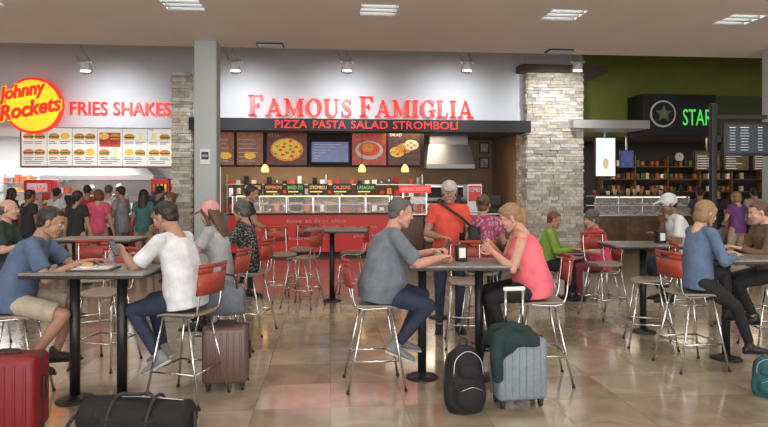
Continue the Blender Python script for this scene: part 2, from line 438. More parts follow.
def table(name,pxs,pxe,d,posts,h=1.07,depth=.62,yoff=.0):
    b=MB(); x0,y0=G(pxs,d); x1,y1=G(pxe,d); c=V(((x0+x1)/2,(y0+y1)/2,0)); L=(V((x1,y1))-V((x0,y0))).length
    M=Matrix.Translation(c+V((SA,CA,0))*yoff)@Matrix.Rotation(-A,4,'Z')
    b.box(toptan,(0,0,h-.012),(L,depth,.024),M=M,bev=.006)
    b.box(black,(0,0,h-.036),(L-.006,depth-.006,.026),M=M,bev=.006)
    for p in posts:
        lx=(p-(pxs+pxe)/2)*d/600
        b.cone(black,(lx,0,.03),(lx,0,h-.05),.04,.04,16,M); b.cone(black,(lx,0,h-.08),(lx,0,h-.045),.05,.13,16,M)
        b.loft(black,[((lx,0,0),(.15,0,0),(0,.15,0)),((lx,0,.012),(.15,0,0),(0,.15,0)),((lx,0,.03),(.08,0,0),(0,.08,0)),((lx,0,.05),(.045,0,0),(0,.045,0))],24,M)
    return b.obj(name)
# ================= ROOM =================
YF=15.94
def floor_mat():
    m=bpy.data.materials.new('polished_stone_floor'); m.use_nodes=True; nt=m.node_tree; N=nt.nodes; K=nt.links; b=N['Principled BSDF']
    g=N.new('ShaderNodeNewGeometry'); mp=N.new('ShaderNodeVectorMath'); mp.operation='SCALE'; mp.inputs['Scale'].default_value=1/.6
    K.new(g.outputs['Position'],mp.inputs[0])
    fl=N.new('ShaderNodeVectorMath'); fl.operation='FLOOR'; K.new(mp.outputs[0],fl.inputs[0])
    wn=N.new('ShaderNodeTexWhiteNoise'); wn.noise_dimensions='2D'; K.new(fl.outputs[0],wn.inputs['Vector'])
    n1=N.new('ShaderNodeTexNoise'); n1.inputs['Scale'].default_value=2.2; n1.inputs['Detail'].default_value=6; n1.inputs['Distortion'].default_value=1.2
    ad=N.new('ShaderNodeVectorMath'); ad.operation='ADD'; K.new(g.outputs['Position'],ad.inputs[0]); 
    sc2=N.new('ShaderNodeVectorMath'); sc2.operation='SCALE'; sc2.inputs['Scale'].default_value=7; K.new(wn.outputs['Color'],sc2.inputs[0]); K.new(sc2.outputs[0],ad.inputs[1])
    K.new(ad.outputs[0],n1.inputs['Vector'])
    mx=N.new('ShaderNodeMath'); mx.operation='MULTIPLY_ADD'; mx.inputs[1].default_value=.25; K.new(wn.outputs['Value'],mx.inputs[0]); K.new(n1.outputs['Fac'],mx.inputs[2])
    r=N.new('ShaderNodeValToRGB'); e=r.color_ramp.elements; e[0].position=.35;e[0].color=(.235,.180,.120,1); e[1].position=.95;e[1].color=(.47,.40,.30,1)
    x=e.new(.62); x.color=(.34,.278,.20,1); K.new(mx.outputs[0],r.inputs['Fac'])
    fr=N.new('ShaderNodeVectorMath'); fr.operation='FRACTION'; K.new(mp.outputs[0],fr.inputs[0])
    sp=N.new('ShaderNodeSeparateXYZ'); K.new(fr.outputs[0],sp.inputs[0])
    def lt(o):
        q=N.new('ShaderNodeMath'); q.operation='LESS_THAN'; q.inputs[1].default_value=.008; K.new(o,q.inputs[0]); return q.outputs[0]
    mm=N.new('ShaderNodeMath'); mm.operation='MAXIMUM'; K.new(lt(sp.outputs['X']),mm.inputs[0]); K.new(lt(sp.outputs['Y']),mm.inputs[1])
    mi=N.new('ShaderNodeMix'); mi.data_type='RGBA'; K.new(mm.outputs[0],mi.inputs['Factor']); K.new(r.outputs['Color'],mi.inputs['A']); mi.inputs['B'].default_value=(.20,.16,.115,1)
    K.new(mi.outputs['Result'],b.inputs['Base Color'])
    n2=N.new('ShaderNodeTexNoise'); n2.inputs['Scale'].default_value=3
    K.new(g.outputs['Position'],n2.inputs['Vector'])
    rr=N.new('ShaderNodeMapRange'); rr.inputs['To Min'].default_value=.08; rr.inputs['To Max'].default_value=.2; K.new(n2.outputs['Fac'],rr.inputs['Value']); K.new(rr.outputs['Result'],b.inputs['Roughness'])
    b.inputs['Coat Weight'].default_value=.45; b.inputs['Coat Roughness'].default_value=.08; b.inputs['Specular IOR Level'].default_value=.6
    return m
b=MB(); b.bx(floor_mat(),-16,18,-8,22,-.1,0); b.obj('floor')
ceilm=mat('ceiling_paint',(.84,.77,.71),.8,noise=.03,nscale=1)
YE=11.95; CZ=4.5
b=MB(); 
TX=[-2.2+2.95*k for k in range(-4,6)]; TY=[9.25,5.2,1.15,-2.9]
ys=[-8]
for ty in sorted(TY): ys+= [ty-.3,ty+.3]
ys.append(YE)
for i in range(len(ys)-1):
    y0,y1=ys[i],ys[i+1]
    if i%2==0: b.bx(ceilm,-16,18,y0,y1,CZ,CZ+.35)
    else:
        xs=[-16]
        for t in TX: xs+=[t-.3,t+.3]
        xs.append(18)
        for j in range(0,len(xs),2): b.bx(ceilm,xs[j],xs[j+1],y0,y1,CZ,CZ+.35)
b.bx(ceilm,-16,18,-8,YE,CZ+.35,CZ+.4)
b.obj('ceiling')
b=MB(); b.bx(mat('upper_ceiling_paint',(.4,.4,.4),.9),-16,18,YE,22,6.2,6.4); b.bx(ceilm,-16,18,YE-.02,YE+.05,CZ+.4,6.2); b.obj('ceiling_upper')
housing=mat('troffer_housing',(.7,.7,.68),.4)
def arealight(name,loc,size,e,col=(1,1,1),rot=(0,0,0),sy=None):
    l=bpy.data.lights.new(name,'AREA'); l.energy=e; l.color=col; l.size=size
    if sy: l.shape='RECTANGLE'; l.size_y=sy
    o=bpy.data.objects.new(name,l); o.location=loc; o.rotation_euler=rot; sc.collection.objects.link(o); return o
for ty in TY:
    for t in TX:
        b=MB()
        for x0,x1,y0,y1 in((t-.3,t-.285,ty-.3,ty+.3),(t+.285,t+.3,ty-.3,ty+.3),(t-.285,t+.285,ty-.3,ty-.285),(t-.285,t+.285,ty+.285,ty+.3)):
            b.bx(housing,x0,x1,y0,y1,CZ-.006,CZ+.12)
        b.bx(housing,t-.3,t+.3,ty-.3,ty+.3,CZ+.12,CZ+.14)
        for k in range(3):
            yy=ty-.19+.19*k
            b.cone(lite,(t-.27,yy,CZ+.07),(t+.27,yy,CZ+.07),.02,.02,8)
        for k in range(4): b.bx(mat('louver_dark',(.2,.2,.2),.4,.5),t-.285,t+.285,ty-.29+.19*k-.015,ty-.29+.19*k+.022,CZ,CZ+.07)
        b.obj('ceiling_light_panel')
        if ty<9.5 and abs(t)<13:
            arealight('troffer_light',(t,ty,CZ-.02),.5,23,(1,.95,.88))
wallw=mat('wall_paint_cool',(.62,.65,.68),.7,noise=.03,nscale=1)
walld=mat('wall_paint_taupe',(.42,.38,.34),.8)
b=MB(); b.bx(walld,-16.2,-16,-8,22,0,6.4); b.obj('wall_left')
b=MB(); b.bx(walld,18,18.2,-8,22,0,6.4); b.obj('wall_right')
b=MB(); b.bx(walld,-16,18,-8.2,-8,0,.5); b.bx(walld,-16,18,-8.2,-8,4.2,4.9); b.obj('wall_rear')
b=MB()
for i in range(18): b.bx(steel,-16+i*2-.04,-16+i*2+.04,-8.15,-8.05,.5,4.2)
b.bx(steel,-16,18,-8.15,-8.05,2.4,2.48); b.obj('window_1')
XL=-16; XR1=wx(530,YF); XP0=wx(172,YF); 
b=MB(); b.bx(wallw,XL,XR1,YF,YF+.3,3.30,6.2); b.obj('wall_front')
green=mat('wall_paint_olive',(.17,.21,.03),.7,noise=.06,nscale=2)
b=MB(); b.bx(green,wx(583,17.2),18,17.2,17.4,3.3,6.2); b.obj('wall_olive')
x0=wx(191,YF-.1); x1=wx(528,YF-.1)
sign=empty('restaurant_sign')
b=MB(); b.bx(blackm,x0,x1,YF-.35,YF+.3,wz(360,131,YF-.35),wz(360,119,YF-.35)); 
b.obj('awning_band',sign)
b=MB(); zt=wz(360,128.5,YF-.4)
for st,a0,a1 in(('PIZZA',275,307),('PASTA',313,346),('SALAD',351,388),('STROMBOLI',393,458)):
    text(b,signred,st,wx(a0,YF-.4),YF-.37,zt,.2,wx(a1,YF-.4)-wx(a0,YF-.4),depth=.01)
b.obj('menu_lettering',sign)
def arcq(cx,cz,ro,ri,a0,a1,c2=None,n=18):
    out=[];c2=c2 or (cx,cz)
    for i in range(n):
        t0=math.radians(a0+(a1-a0)*i/n);t1=math.radians(a0+(a1-a0)*(i+1)/n)
        out.append([(cx+ro[0]*math.cos(t0),cz+ro[1]*math.sin(t0)),(cx+ro[0]*math.cos(t1),cz+ro[1]*math.sin(t1)),(c2[0]+ri[0]*math.cos(t1),c2[1]+ri[1]*math.sin(t1)),(c2[0]+ri[0]*math.cos(t0),c2[1]+ri[1]*math.sin(t0))])
    return out
def rc(a,b_,c,d_): return [(a,b_),(c,b_),(c,d_),(a,d_)]
def pathq(pts,ws):
    out=[];P=[V(p) for p in pts];Q=[]
    for i,p in enumerate(P):
        d_=(P[min(i+1,len(P)-1)]-P[max(i-1,0)]).normalized(); n=V((-d_.y,d_.x))*ws[i]/2; Q.append((p+n,p-n))
    for i in range(len(P)-1): out.append([tuple(Q[i][0]),tuple(Q[i+1][0]),tuple(Q[i+1][1]),tuple(Q[i][1])])
    return out
GL={'F':(.80,[rc(.1,0,.29,1),rc(.02,0,.41,.07),rc(.02,.92,.68,1),[(.60,.74),(.68,.74),(.68,1),(.55,.93)],rc(.28,.46,.50,.54),rc(.45,.38,.52,.62)]),
'A':(1.04,[[(.12,0),(.20,0),(.5,.9),(.45,1)],[(.42,1),(.53,1),(.90,0),(.70,0)],rc(.24,.27,.7,.34),rc(0,0,.32,.07),rc(.58,0,1.0,.07)]),
'M':(1.24,[rc(.14,0,.22,1),rc(.88,0,1.07,1),[(.08,1),(.28,1),(.62,.1),(.55,0)],[(.55,0),(.61,.08),(.96,1),(.88,1)],rc(.02,0,.33,.07),rc(.78,0,1.17,.07),rc(0,.93,.26,1),rc(.90,.93,1.15,1)]),
'O':(1.03,arcq(.49,.5,(.45,.53),(.26,.46),0,360,n=28)),
'U':(.95,[rc(.1,.3,.29,1),rc(.69,.3,.77,1),rc(0,.93,.39,1),rc(.58,.93,.88,1)]+arcq(.435,.32,(.335,.34),(.20,.26),180,360,(.49,.32))),
'S':(.72,pathq([(.57,.72),(.5,.9),(.34,.97),(.18,.88),(.15,.74),(.24,.6),(.36,.5),(.5,.38),(.55,.24),(.46,.08),(.3,.02),(.14,.09),(.08,.28)],[.06,.06,.07,.11,.15,.18,.19,.18,.15,.11,.07,.06,.06])+[rc(.53,.68,.59,1),rc(.05,0,.11,.32)]),
'I':(.50,[rc(.13,0,.32,1),rc(.03,0,.42,.07),rc(.03,.93,.42,1)]),
'G':(1.03,arcq(.49,.5,(.45,.53),(.26,.46),42,320)+[rc(.70,.04,.87,.42),rc(.57,.38,.97,.45),rc(.77,.66,.83,.98)]),
'L':(.77,[rc(.1,0,.29,1),rc(.02,0,.64,.08),[(.56,.04),(.64,.0),(.68,.30),(.61,.30)],rc(.02,.93,.40,1)])}
def serif(b,mt,word,x,y,z,h,w,cap=1.22,dep_=.05):
    tot=sum(GL[c][0]*(cap if i==0 else 1) for i,c in enumerate(word)); k=w/tot; cx=x
    for i,c in enumerate(word):
        g,po=GL[c]; hh=h*(cap if i==0 else 1); kk=k*(cap if i==0 else 1)
        for p in po: b.prism(mt,p,y-dep_,y,lambda X,Y_,Z,cx=cx,kk=kk,hh=hh:(cx+X*kk,Y_,z+Z*hh))
        cx+=g*kk
b=MB(); ys_=YF-.04
lz=wz(360,117,ys_)
for wd,a0,a1 in(('FAMOUS',248,353),('FAMIGLIA',359,474)):
    X0,X1=wx(a0,ys_),wx(a1,ys_); serif(b,signred,wd,X0,ys_,lz,.46,X1-X0,cap=1.18)
b.obj('serif_lettering',sign,recalc=True)
s2=empty('diner_sign'); b=MB()
text(b,signred,'FRIES SHAKES',wx(71,YF),YF-.04,wz(120,115.5,YF),.34,wx(171,YF)-wx(71,YF),bold=.005,depth=.05); b.obj('lettering',s2)
b=MB(); yel=mat('sign_yellow',(.9,.55,.02),.4,emit=.8,ecol=(.95,.6,.03)); cx_,cz_=wx(33,YF-.5),wz(33,105,YF-.5)
def disc(mt,x,z,rx,rz,y,th,n=40):
    b.prism(mt,[(x+rx*math.cos(2*math.pi*i/n),z+rz*math.sin(2*math.pi*i/n)) for i in range(n)],y-th,y,lambda X,Y_,Z:(X,Y_,Z))
disc(signred,cx_-.04,cz_,.70,.70,YF-.3,.1); disc(yel,cx_-.04,cz_,.63,.63,YF-.4,.04)
b.cone(steel,(cx_-.3,YF,cz_),(cx_-.3,YF-.3,cz_),.04); b.cone(steel,(cx_+.3,YF,cz_),(cx_+.3,YF-.3,cz_),.04)
text(b,yel,'Johnny',cx_-.80,YF-.50,cz_-.04,.46,1.22,shear=.35,bold=.07,depth=.04,rot=.2)
text(b,signred,'Johnny',cx_-.77,YF-.54,cz_-.02,.42,1.16,shear=.35,bold=.03,depth=.04,rot=.2)
text(b,yel,'Rockets',cx_-.78,YF-.50,cz_-.44,.42,1.55,shear=.35,bold=.07,depth=.04,rot=.2)
text(b,signred,'Rockets',cx_-.75,YF-.54,cz_-.42,.38,1.5,shear=.35,bold=.03,depth=.04,rot=.2)
b.obj('round_logo_panel',s2,recalc=True)
# ---------- stone pillars ----------
stones=[mat('stone_%d'%i,c,.85,noise=.15,nscale=12,bump=.4,bscale=30) for i,c in enumerate([(.68,.63,.55),(.56,.50,.41),(.74,.71,.64),(.44,.40,.35),(.64,.55,.42)])]
def pillar(name,x0,x1,y0,y1,h):
    b=MB(); b.bx(stones[3],x0+.04,x1-.04,y0+.04,y1-.04,0,h); z=0
    while z<h:
        hh=min(random.uniform(.06,.11),h-z)
        if hh<.02: break
        for face in range(3):
            a0,a1=(x0,x1) if face==0 else (y0,y1); x=a0
            while x<a1-.01:
                w=min(random.uniform(.14,.42),a1-x); p=random.uniform(0,.035); m=random.choice(stones)
                if a1-(x+w)<.08: w=a1-x
                if face==0: b.box(m,(x+w/2,y0+.03-p/2,z+hh/2),(w-.008,.06+p,hh-.008))
                elif face==1: b.box(m,(x0+.03-p/2,x+w/2,z+hh/2),(.06+p,w-.008,hh-.008))
                else: b.box(m,(x1-.03+p/2,x+w/2,z+hh/2),(.06+p,w-.008,hh-.008))
                x+=w
        z+=hh
    b.obj(name)
pillar('stone_pillar',wx(527,15.7),wx(583,15.7),15.7,16.6,wz(550,73,15.7))
pillar('stone_pillar',wx(172,15.65),wx(190,15.65),15.65,15.9,wz(180,72,15.65))
b=MB(); b.bx(mat('capping_brown',(.1,.06,.04),.6),wx(520,15.6),wx(606,15.6),15.5,16.8,wz(550,73,15.7),wz(550,66,15.7)); b.bx(wallw,wx(527,15.7),wx(583,15.7),15.9,17.2,wz(550,66,15.7),6.2); b.obj('trim_1')
colm=mat('column_paint',(.40,.44,.43),.5)
cx,cy=G(207.5,11.35)
b=MB(); b.box(colm,(cx,cy,CZ/2),(.41,.41,CZ),bev=.02); b.box(steel,(cx,cy,.06),(.44,.44,.12),bev=.01)
cx2,cy2=G(776,11.9)
b.obj('structural_column')
b=MB(); b.box(colm,(cx2,cy2-.1,CZ/2),(.45,.41,CZ),bev=.02); b.box(steel,(cx2,cy2-.1,.06),(.48,.44,.12),bev=.01); b.obj('structural_column')
b=MB(); zz_=wz(207,156,11.1); yq=cy-.205
b.box(white,(cx,yq-.01,zz_),(.18,.02,.28),bev=.004); b.box(black,(cx,yq-.025,zz_+.02),(.13,.01,.14)); text(b,white,'WiFi',cx-.05,yq-.035,zz_-.01,.05,.1); b.obj('wall_notice')
# ---------- spotlight fixtures ----------
for pxl in (85,235,347,467,578):
    Y=14.0; X=wx(pxl,Y); z=wz(pxl,66,Y)
    b=MB()
    for s in(-.12,.12): b.tube(steel,[(X+s,Y,z+.1),(X+s-.35,Y-.2,z+.8),(X+s-.4,Y-.2,6.2)],.02)
    b.box(steel,(X,Y,z+.1),(.34,.08,.06),bev=.01)
    b.cone(white,(X,Y-.05,z+.1),(X,Y+.1,z-.12),.1,.13,16); b.sph(lite,(X,Y+.06,z-.11),(.12,.12,.05)); b.obj('spotlight_fixture')
    l=bpy.data.lights.new('spot','SPOT'); l.energy=200; l.spot_size=math.radians(110); l.spot_blend=1; l.shadow_soft_size=.1; l.color=(.96,.97,1)
    o=bpy.data.objects.new('spotlight_beam',l); o.location=(X,Y+.12,z-.2); dv=V((0,1.85,-1.0)); o.rotation_euler=dv.to_track_quat('-Z','Y').to_euler(); sc.collection.objects.link(o)
for pxl in(270,560):
    X=wx(pxl,YE-.35); b=MB(); b.box(blackm,(X,YE-.3,CZ-.01),(.5,.3,.03)); 
    for k in range(5): b.box(steel,(X,YE-.42+.06*k,CZ-.03),(.46,.012,.02))
    b.obj('air_vent')
# ================= LEFT DINER =================
YB=20.3
tilew=mat('kitchen_tile_white',(.68,.70,.70),.35)
XPW=wx(180,YF)
b=MB(); b.bx(tilew,XL,XPW-.1,YB,YB+.2,0,3.5); b.obj('wall_kitchen')
b=MB(); b.bx(mat('kitchen_ceiling_white',(.7,.72,.74),.8),XL,XPW-.1,16.8,YB,3.4,3.5); b.obj('ceiling_kitchen')
b=MB(); b.bx(mat('partition_dark',(.05,.045,.04),.7),XPW-.1,XPW+.1,16.3,YB,0,3.5); b.obj('wall_partition')
arealight('kitchen_light',(-8.2,18,3.35),3.5,270,(.97,.98,1),sy=1.5); arealight('kitchen_light',(-12.5,18,3.35),3,160,(.97,.98,1),sy=1.5)
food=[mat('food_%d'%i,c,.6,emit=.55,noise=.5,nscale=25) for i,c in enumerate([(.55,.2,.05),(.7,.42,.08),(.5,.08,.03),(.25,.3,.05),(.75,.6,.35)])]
ylow=mat('lit_yellow',(.8,.55,.1),.5,emit=.9)
cream=mat('menu_lightbox',(.66,.66,.60),.5,emit=.6)
dtext=mat('menu_text',(.12,.05,.04),.6)
def burger(x,z,r,y):
    b.prism(food[0],[(x+r*math.cos(math.pi*i/10),z+r*.55*math.sin(math.pi*i/10)) for i in range(11)],y-.012,y,lambda X,Y_,Z:(X,Y_,Z))
    b.bx(food[3],x-r*1.08,x+r*1.08,y-.016,y,z-r*.12,z); b.bx(dtext,x-r,x+r,y-.014,y,z-r*.35,z-r*.12); b.bx(food[1],x-r*.95,x+r*.95,y-.013,y,z-r*.42,z-r*.35); b.bx(food[0],x-r*.92,x+r*.92,y-.012,y,z-r*.65,z-r*.42)
YM=16.6
b=MB(); X0,X1=wx(22,YM),wx(172,YM); z0,z1=wz(95,166,YM),wz(95,128,YM); b.bx(mat('menu_frame_red',(.35,.05,.04),.5),X0-.05,X1+.02,YM,YM+.1,z0-.05,z1+.03)
b.bx(cream,X0,X1,YM-.02,YM,z0,z1)
n=6; w=(X1-X0)/n
for i in range(n):
    xa=X0+i*w; 
    if i: b.bx(steel,xa-.008,xa+.008,YM-.024,YM-.02,z0,z1)
    if i==3: b.bx(mat('menu_red_field',(.5,.04,.03),.5,emit=.4),xa+.05,xa+w-.05,YM-.024,YM-.02,z1-.50,z1-.12)
    for rr_ in range(2):
        for cc in range(2):
            x_=xa+w*(.28+.44*cc); z_=z1-.22-.42*rr_
            if (i*3+rr_*2+cc)%5==4: disc(food[1],x_,z_,.12,.09,YM-.03,.01,16)
            elif (i+rr_+cc)%6==5: b.taper(food[4],x_-.05,x_+.05,YM-.04,YM-.025,z_-.1,z_+.1,1.3)
            else: burger(x_,z_,.13,YM-.026)
            for k in range(2): b.bx(dtext,x_-.13,x_+random.uniform(.02,.13),YM-.03,YM-.02,z_-.16-k*.045,z_-.145-k*.045)
    for k in range(2): b.bx(dtext,xa+.08,xa+w-.1-random.random()*.2,YM-.03,YM-.02,z0+.06+k*.05,z0+.075+k*.05)
for x in(X0+.5,X1-.5): b.bx(steel,x-.02,x+.02,YF+.3,YM+.02,z1-.06,z1-.02)
b.obj('menu_board')
def cabinet(name,x0,x1,y0,y1,z0,z1,body,door,n=3):
    b=MB(); b.bx(body,x0,x1,y0,y1,z0+.1,z1-.04,.01); b.bx(blackm,x0+.03,x1-.03,y0+.06,y1,z0,z0+.1); b.bx(steel,x0-.02,x1+.02,y0-.03,y1,z1-.04,z1,.008)
    w=(x1-x0)/n
    for i in range(n):
        b.bx(door,x0+i*w+.02,x0+(i+1)*w-.02,y0-.02,y0,z0+.14,z1-.08,.004)
    return b,name
b,nm=cabinet('service_counter',XL+.2,wx(168,15.4)-.06,15.4,16.1,0,1.1,steel,mat('counter_panel_red',(.3,.03,.03),.5),7)
glass=mat('clear_glass',(.9,.95,.95),.05,alpha=.18)
gx0,gx1=wx(0,15.5),wx(42,15.5)
for x in(gx0,gx1): b.bx(steel,x-.02,x+.02,15.42,15.46,1.1,1.65); b.bx(steel,x-.02,x+.02,16.0,16.04,1.1,1.65)
b.bx(steel,gx0,gx1,15.42,16.04,1.63,1.66); b.bx(glass,gx0,gx1,15.43,15.44,1.1,1.63); b.bx(steel,gx0,gx1,15.5,16,1.36,1.37)
for k in range(7):
    b.sph(food[k%5],(gx0+.12+k*.14,15.75,1.14),(.06,.06,.045)); b.sph(food[(k+2)%5],(gx0+.12+k*.14,15.75,1.41),(.06,.06,.045))
b.obj(nm)
def register(X,Y,z,name='cash_register'):
    b=MB(); b.box(blackm,(X,Y,z+.055),(.36,.36,.1),bev=.01); b.cone(blackm,(X,Y,z+.1),(X,Y,z+.25),.03)
    M=Matrix.Translation((X,Y+.02,z+.34))@Matrix.Rotation(-.25,4,'X'); b.box(black,(0,0,0),(.34,.03,.26),M=M,bev=.008); b.box(mat('screen_blue',(.05,.12,.25),.3,emit=.5,ecol=(.1,.3,.6)),(0,.017,0),(.3,.004,.22),M=M); b.obj(name)
for p in(70,110,150): register(wx(p,15.75),15.8,1.1)
b=MB(); xa,xb=wx(66,19.8),wx(160,19.8)
b.bx(steel,xa,xb,19.3,20.25,0,.92,.01); b.bx(steel,xa,xb,20.15,20.25,.92,1.5)
for k in range(9): b.bx(blackm,xa+.1+k*(xb-xa)/9,xa+.1+k*(xb-xa)/9+.25,19.28,19.3,.3,.75)
for k in range(8): b.cone(random.choice([steel,white,food[1]]),(xa+.2+k*.38,19.8,.92),(xa+.2+k*.38,19.8,.92+random.uniform(.12,.4)),.1,.12)
b.obj('kitchen_cook_line')
b=MB(); xa,xb=wx(50,19.8),wx(160,19.8); b.bx(steel,xa,xb,19.1,20.25,2.0,2.15); b.taper(steel,xa,xb,19.1,20.25,2.15,2.6,.7); b.bx(steel,xa+.7,xb-.7,19.45,20.25,2.6,3.38); b.obj('kitchen_extractor_hood')
b=MB()
for zz in(1.55,1.9): 
    b.bx(steel,wx(0,20),wx(60,20),19.95,20.28,zz,zz+.03)
    for k in range(12): b.bx(random.choice([white,food[2],food[0],cream,steel]),wx(0,20)+.1+k*.17,wx(0,20)+.22+k*.17,20,20.2,zz+.03,zz+.03+random.uniform(.1,.26))
for x in(wx(0,20)+.02,wx(60,20)-.05): b.bx(steel,x,x+.03,20.22,20.25,0,2.2)
b.obj('kitchen_shelf')
b=MB(); X=wx(40,16.6); b.box(mat('machine_red',(.5,.02,.02),.3,emit=.15),(X,16.7,1.55),(.7,.5,.85),bev=.03); b.box(steel,(X,16.45,1.2),(.62,.1,.1)); 
for k in range(5): b.box(blackm,(X-.25+.125*k,16.42,1.42),(.06,.06,.1),bev=.01)
b.box(white,(X,16.44,1.75),(.5,.02,.25)); text(b,signred,'cola',X-.2,16.425,1.68,.14,.4,shear=.3,depth=.01); b.bx(steel,X-.36,X+.36,16.45,16.95,.0,1.12); b.obj('soda_fountain')
b=MB(); X=wx(160,16.5)
b.box(mat('machine_red',(.5,.02,.02)),(X,16.75,1.0),(.5,.5,2.0),bev=.03); b.box(black,(X,16.49,1.25),(.4,.02,1.2)); 
for k in range(4):
    for j in range(4): b.cone(random.choice(food),(X-.15+.1*j,16.475,.75+.3*k),(X-.15+.1*j,16.475,.95+.3*k),.03,.03,8)
b.obj('drinks_fridge')
# ================= PIZZA RESTAURANT =================
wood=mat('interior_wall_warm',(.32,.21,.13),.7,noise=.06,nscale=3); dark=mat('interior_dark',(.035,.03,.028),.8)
xl,xr=wx(190,YF),wx(528,YF)
b=MB(); b.bx(wood,xl,xr+.2,20.3,20.5,0,3.5); b.obj('wall_back')
b=MB(); b.bx(wood,xr+.2,xr+.35,16.6,20.3,0,3.5); b.obj('wall_side')
b=MB(); b.bx(mat('restaurant_ceiling',(.22,.19,.17),.8),xl,xr+.2,YF+.3,20.3,3.4,3.5); b.obj('ceiling_restaurant')
arealight('restaurant_light',(-1.5,18,3.36),4,130,(1,.82,.6),sy=1.2); arealight('restaurant_light',(2.6,17.6,3.36),2,60,(1,.82,.6),sy=1.2)
YM=17.3
bxz0,bxz1=wz(330,167,YM),wz(330,129,YM)
b=MB(); b.bx(dark,wx(215,YM),wx(424,YM),YM,YM+.15,bxz0,3.38)
for a0,a1,kind in((218,234,'t'),(237,263,'t'),(267,307,'p'),(352,386,'f'),(388,420,'g')):
    X0,X1=wx(a0,YM),wx(a1,YM); z0,z1=wz(a0,165,YM),wz(a0,132,YM)
    b.bx(mat('poster_base_'+kind,{'t':(.22,.08,.04),'p':(.10,.02,.015),'f':(.35,.05,.02),'g':(.07,.03,.02)}[kind],.4,emit=.5,noise=.4,nscale=8),X0,X1,YM-.03,YM,z0,z1)
    xc,zc=(X0+X1)/2,(z0+z1)/2
    if kind=='t':
        for k in range(6): b.bx(white,X0+.06,X1-.1-random.random()*.12,YM-.04,YM-.03,z0+.1+k*.12,z0+.125+k*.12)
        disc(food[1],xc,zc-.2,.16,.10,YM-.042,.01,16)
    elif kind=='p':
        disc(food[0],xc,zc-.03,.46,.33,YM-.035,.012,30); disc(food[1],xc,zc-.02,.41,.285,YM-.047,.01,30); 
        for k in range(14):
            a=k*2.4; r=.1+.022*k; disc(food[2 if k%3 else 3],xc+r*math.cos(a),zc-.02+r*.7*math.sin(a),.055,.04,YM-.057,.006,10)
    elif kind=='f':
        disc(white,xc,zc-.05,.40,.27,YM-.035,.012,24); disc(food[2],xc,zc-.02,.31,.2,YM-.047,.012,20); disc(food[0],xc-.05,zc+.02,.18,.12,YM-.06,.01,16); disc(food[3],xc-.02,zc+.04,.06,.04,YM-.07,.01,10)
    else:
        for k in range(3):
            disc(food[(1,0,4)[k]],xc-.20+.20*k,zc-.1+.1*k,.22,.15,YM-.035-.012*k,.012,18)
            for j in range(4): disc(food[2 if j%2 else 3],xc-.20+.20*k+.1*math.cos(j*1.6),zc-.1+.1*k+.07*math.sin(j*1.6),.04,.03,YM-.048-.012*k,.004,8)
    if kind!='t': text(b,white,{'p':'PIZZA','f':'PASTA','g':'SALAD'}[kind],X0+.05,YM-.07,z1-.13,.08,depth=.01)
b.obj('food_poster_panel')
b=MB(); X0,X1=wx(310,17.0),wx(350,17.0); zc=wz(330,152,17); b.bx(black,X0,X1,16.96,17.02,zc-.33,zc+.33,.012); b.bx(mat('tv_picture',(.05,.06,.14),.2,emit=.6,ecol=(.07,.10,.26),noise=.6,nscale=5),X0+.05,X1-.05,16.953,16.96,zc-.28,zc+.28)
for k in range(6): b.bx(mat('tv_text',(.4,.42,.5),.4,emit=.3),X0+.12,X0+.2+.13*k,16.95,16.953,zc-.2+.08*k,zc-.18+.08*k)
b.bx(steel,(X0+X1)/2-.03,(X0+X1)/2+.03,17.02,17.22,zc-.05,zc+.05); b.obj('television')
hoodm=mat('hood_steel_dull',(.30,.30,.31),.45,.8)
b=MB(); X0,X1=wx(426,18.2),wx(474,18.2)
b.bx(hoodm,X0,X1,18.1,19.6,2.35,2.48); b.taper(hoodm,X0,X1,18.1,19.6,2.48,3.1,.85); b.bx(hoodm,X0+.15,X1-.15,18.4,19.6,3.1,3.39); b.obj('oven_extractor_hood')
b=MB(); 
for k,zz in enumerate((.75,1.35)):
    b.bx(steel,X0,X1,18.4,19.4,zz,zz+.52,.02); b.bx(blackm,X0+.08,X1-.3,18.38,18.4,zz+.1,zz+.42); b.bx(chrome,X0+.1,X1-.32,18.33,18.36,zz+.44,zz+.46)
    for j in range(3): b.cone(black,(X1-.15,18.4,zz+.12+.13*j),(X1-.15,18.36,zz+.12+.13*j),.03)
for sx in(X0+.08,X1-.08): b.bx(steel,sx-.03,sx+.03,18.5,18.56,0,.76); b.bx(steel,sx-.03,sx+.03,19.3,19.36,0,.76)
b.obj('pizza_oven')
pf=empty('framed_pictures')
for i,(p,q) in enumerate([(484,148),(497,148),(484,163),(497,163),(510,150),(503,178),(516,172)]):
    b=MB(); Y=20.28; X=wx(p,Y);z=wz(p,q,Y); b.box(black,(X,Y-.02,z),(.34,.04,.38),bev=.008); b.box(mat('photo_paper_%d'%(i%2),[(.5,.45,.38),(.2,.16,.13)][i%2],.5,noise=.4,nscale=12),(X,Y-.043,z),(.26,.006,.30)); b.obj('picture_%d'%i,pf)
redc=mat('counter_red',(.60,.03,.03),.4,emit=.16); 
ctext=mat('counter_print',(.62,.45,.42),.6)
b=MB(); Yc=15.55; X0,X1=wx(228,Yc),wx(396,Yc)
b.bx(blackm,X0,X1,Yc+.06,Yc+.9,0,.1); b.bx(redc,X0,X1,Yc,Yc+.9,.1,1.06); b.bx(black,X0-.02,X1+.02,Yc-.05,Yc+.9,1.06,1.1,.008)
for st,zz,xx,ww in(('love at first slice',.86,1.5,1.5),('fresh  hot  pizza',.70,2.4,1.4),('since 1986',.66,.5,.7),('taste it',.45,.3,.7),('authentic',.42,1.5,1.0),('pasta',.46,3.2,.7)):
    text(b,ctext,st,X0+xx,Yc-.005,zz,.09,ww,depth=.006)
b.obj('pizza_counter')
b=MB(); nn=6
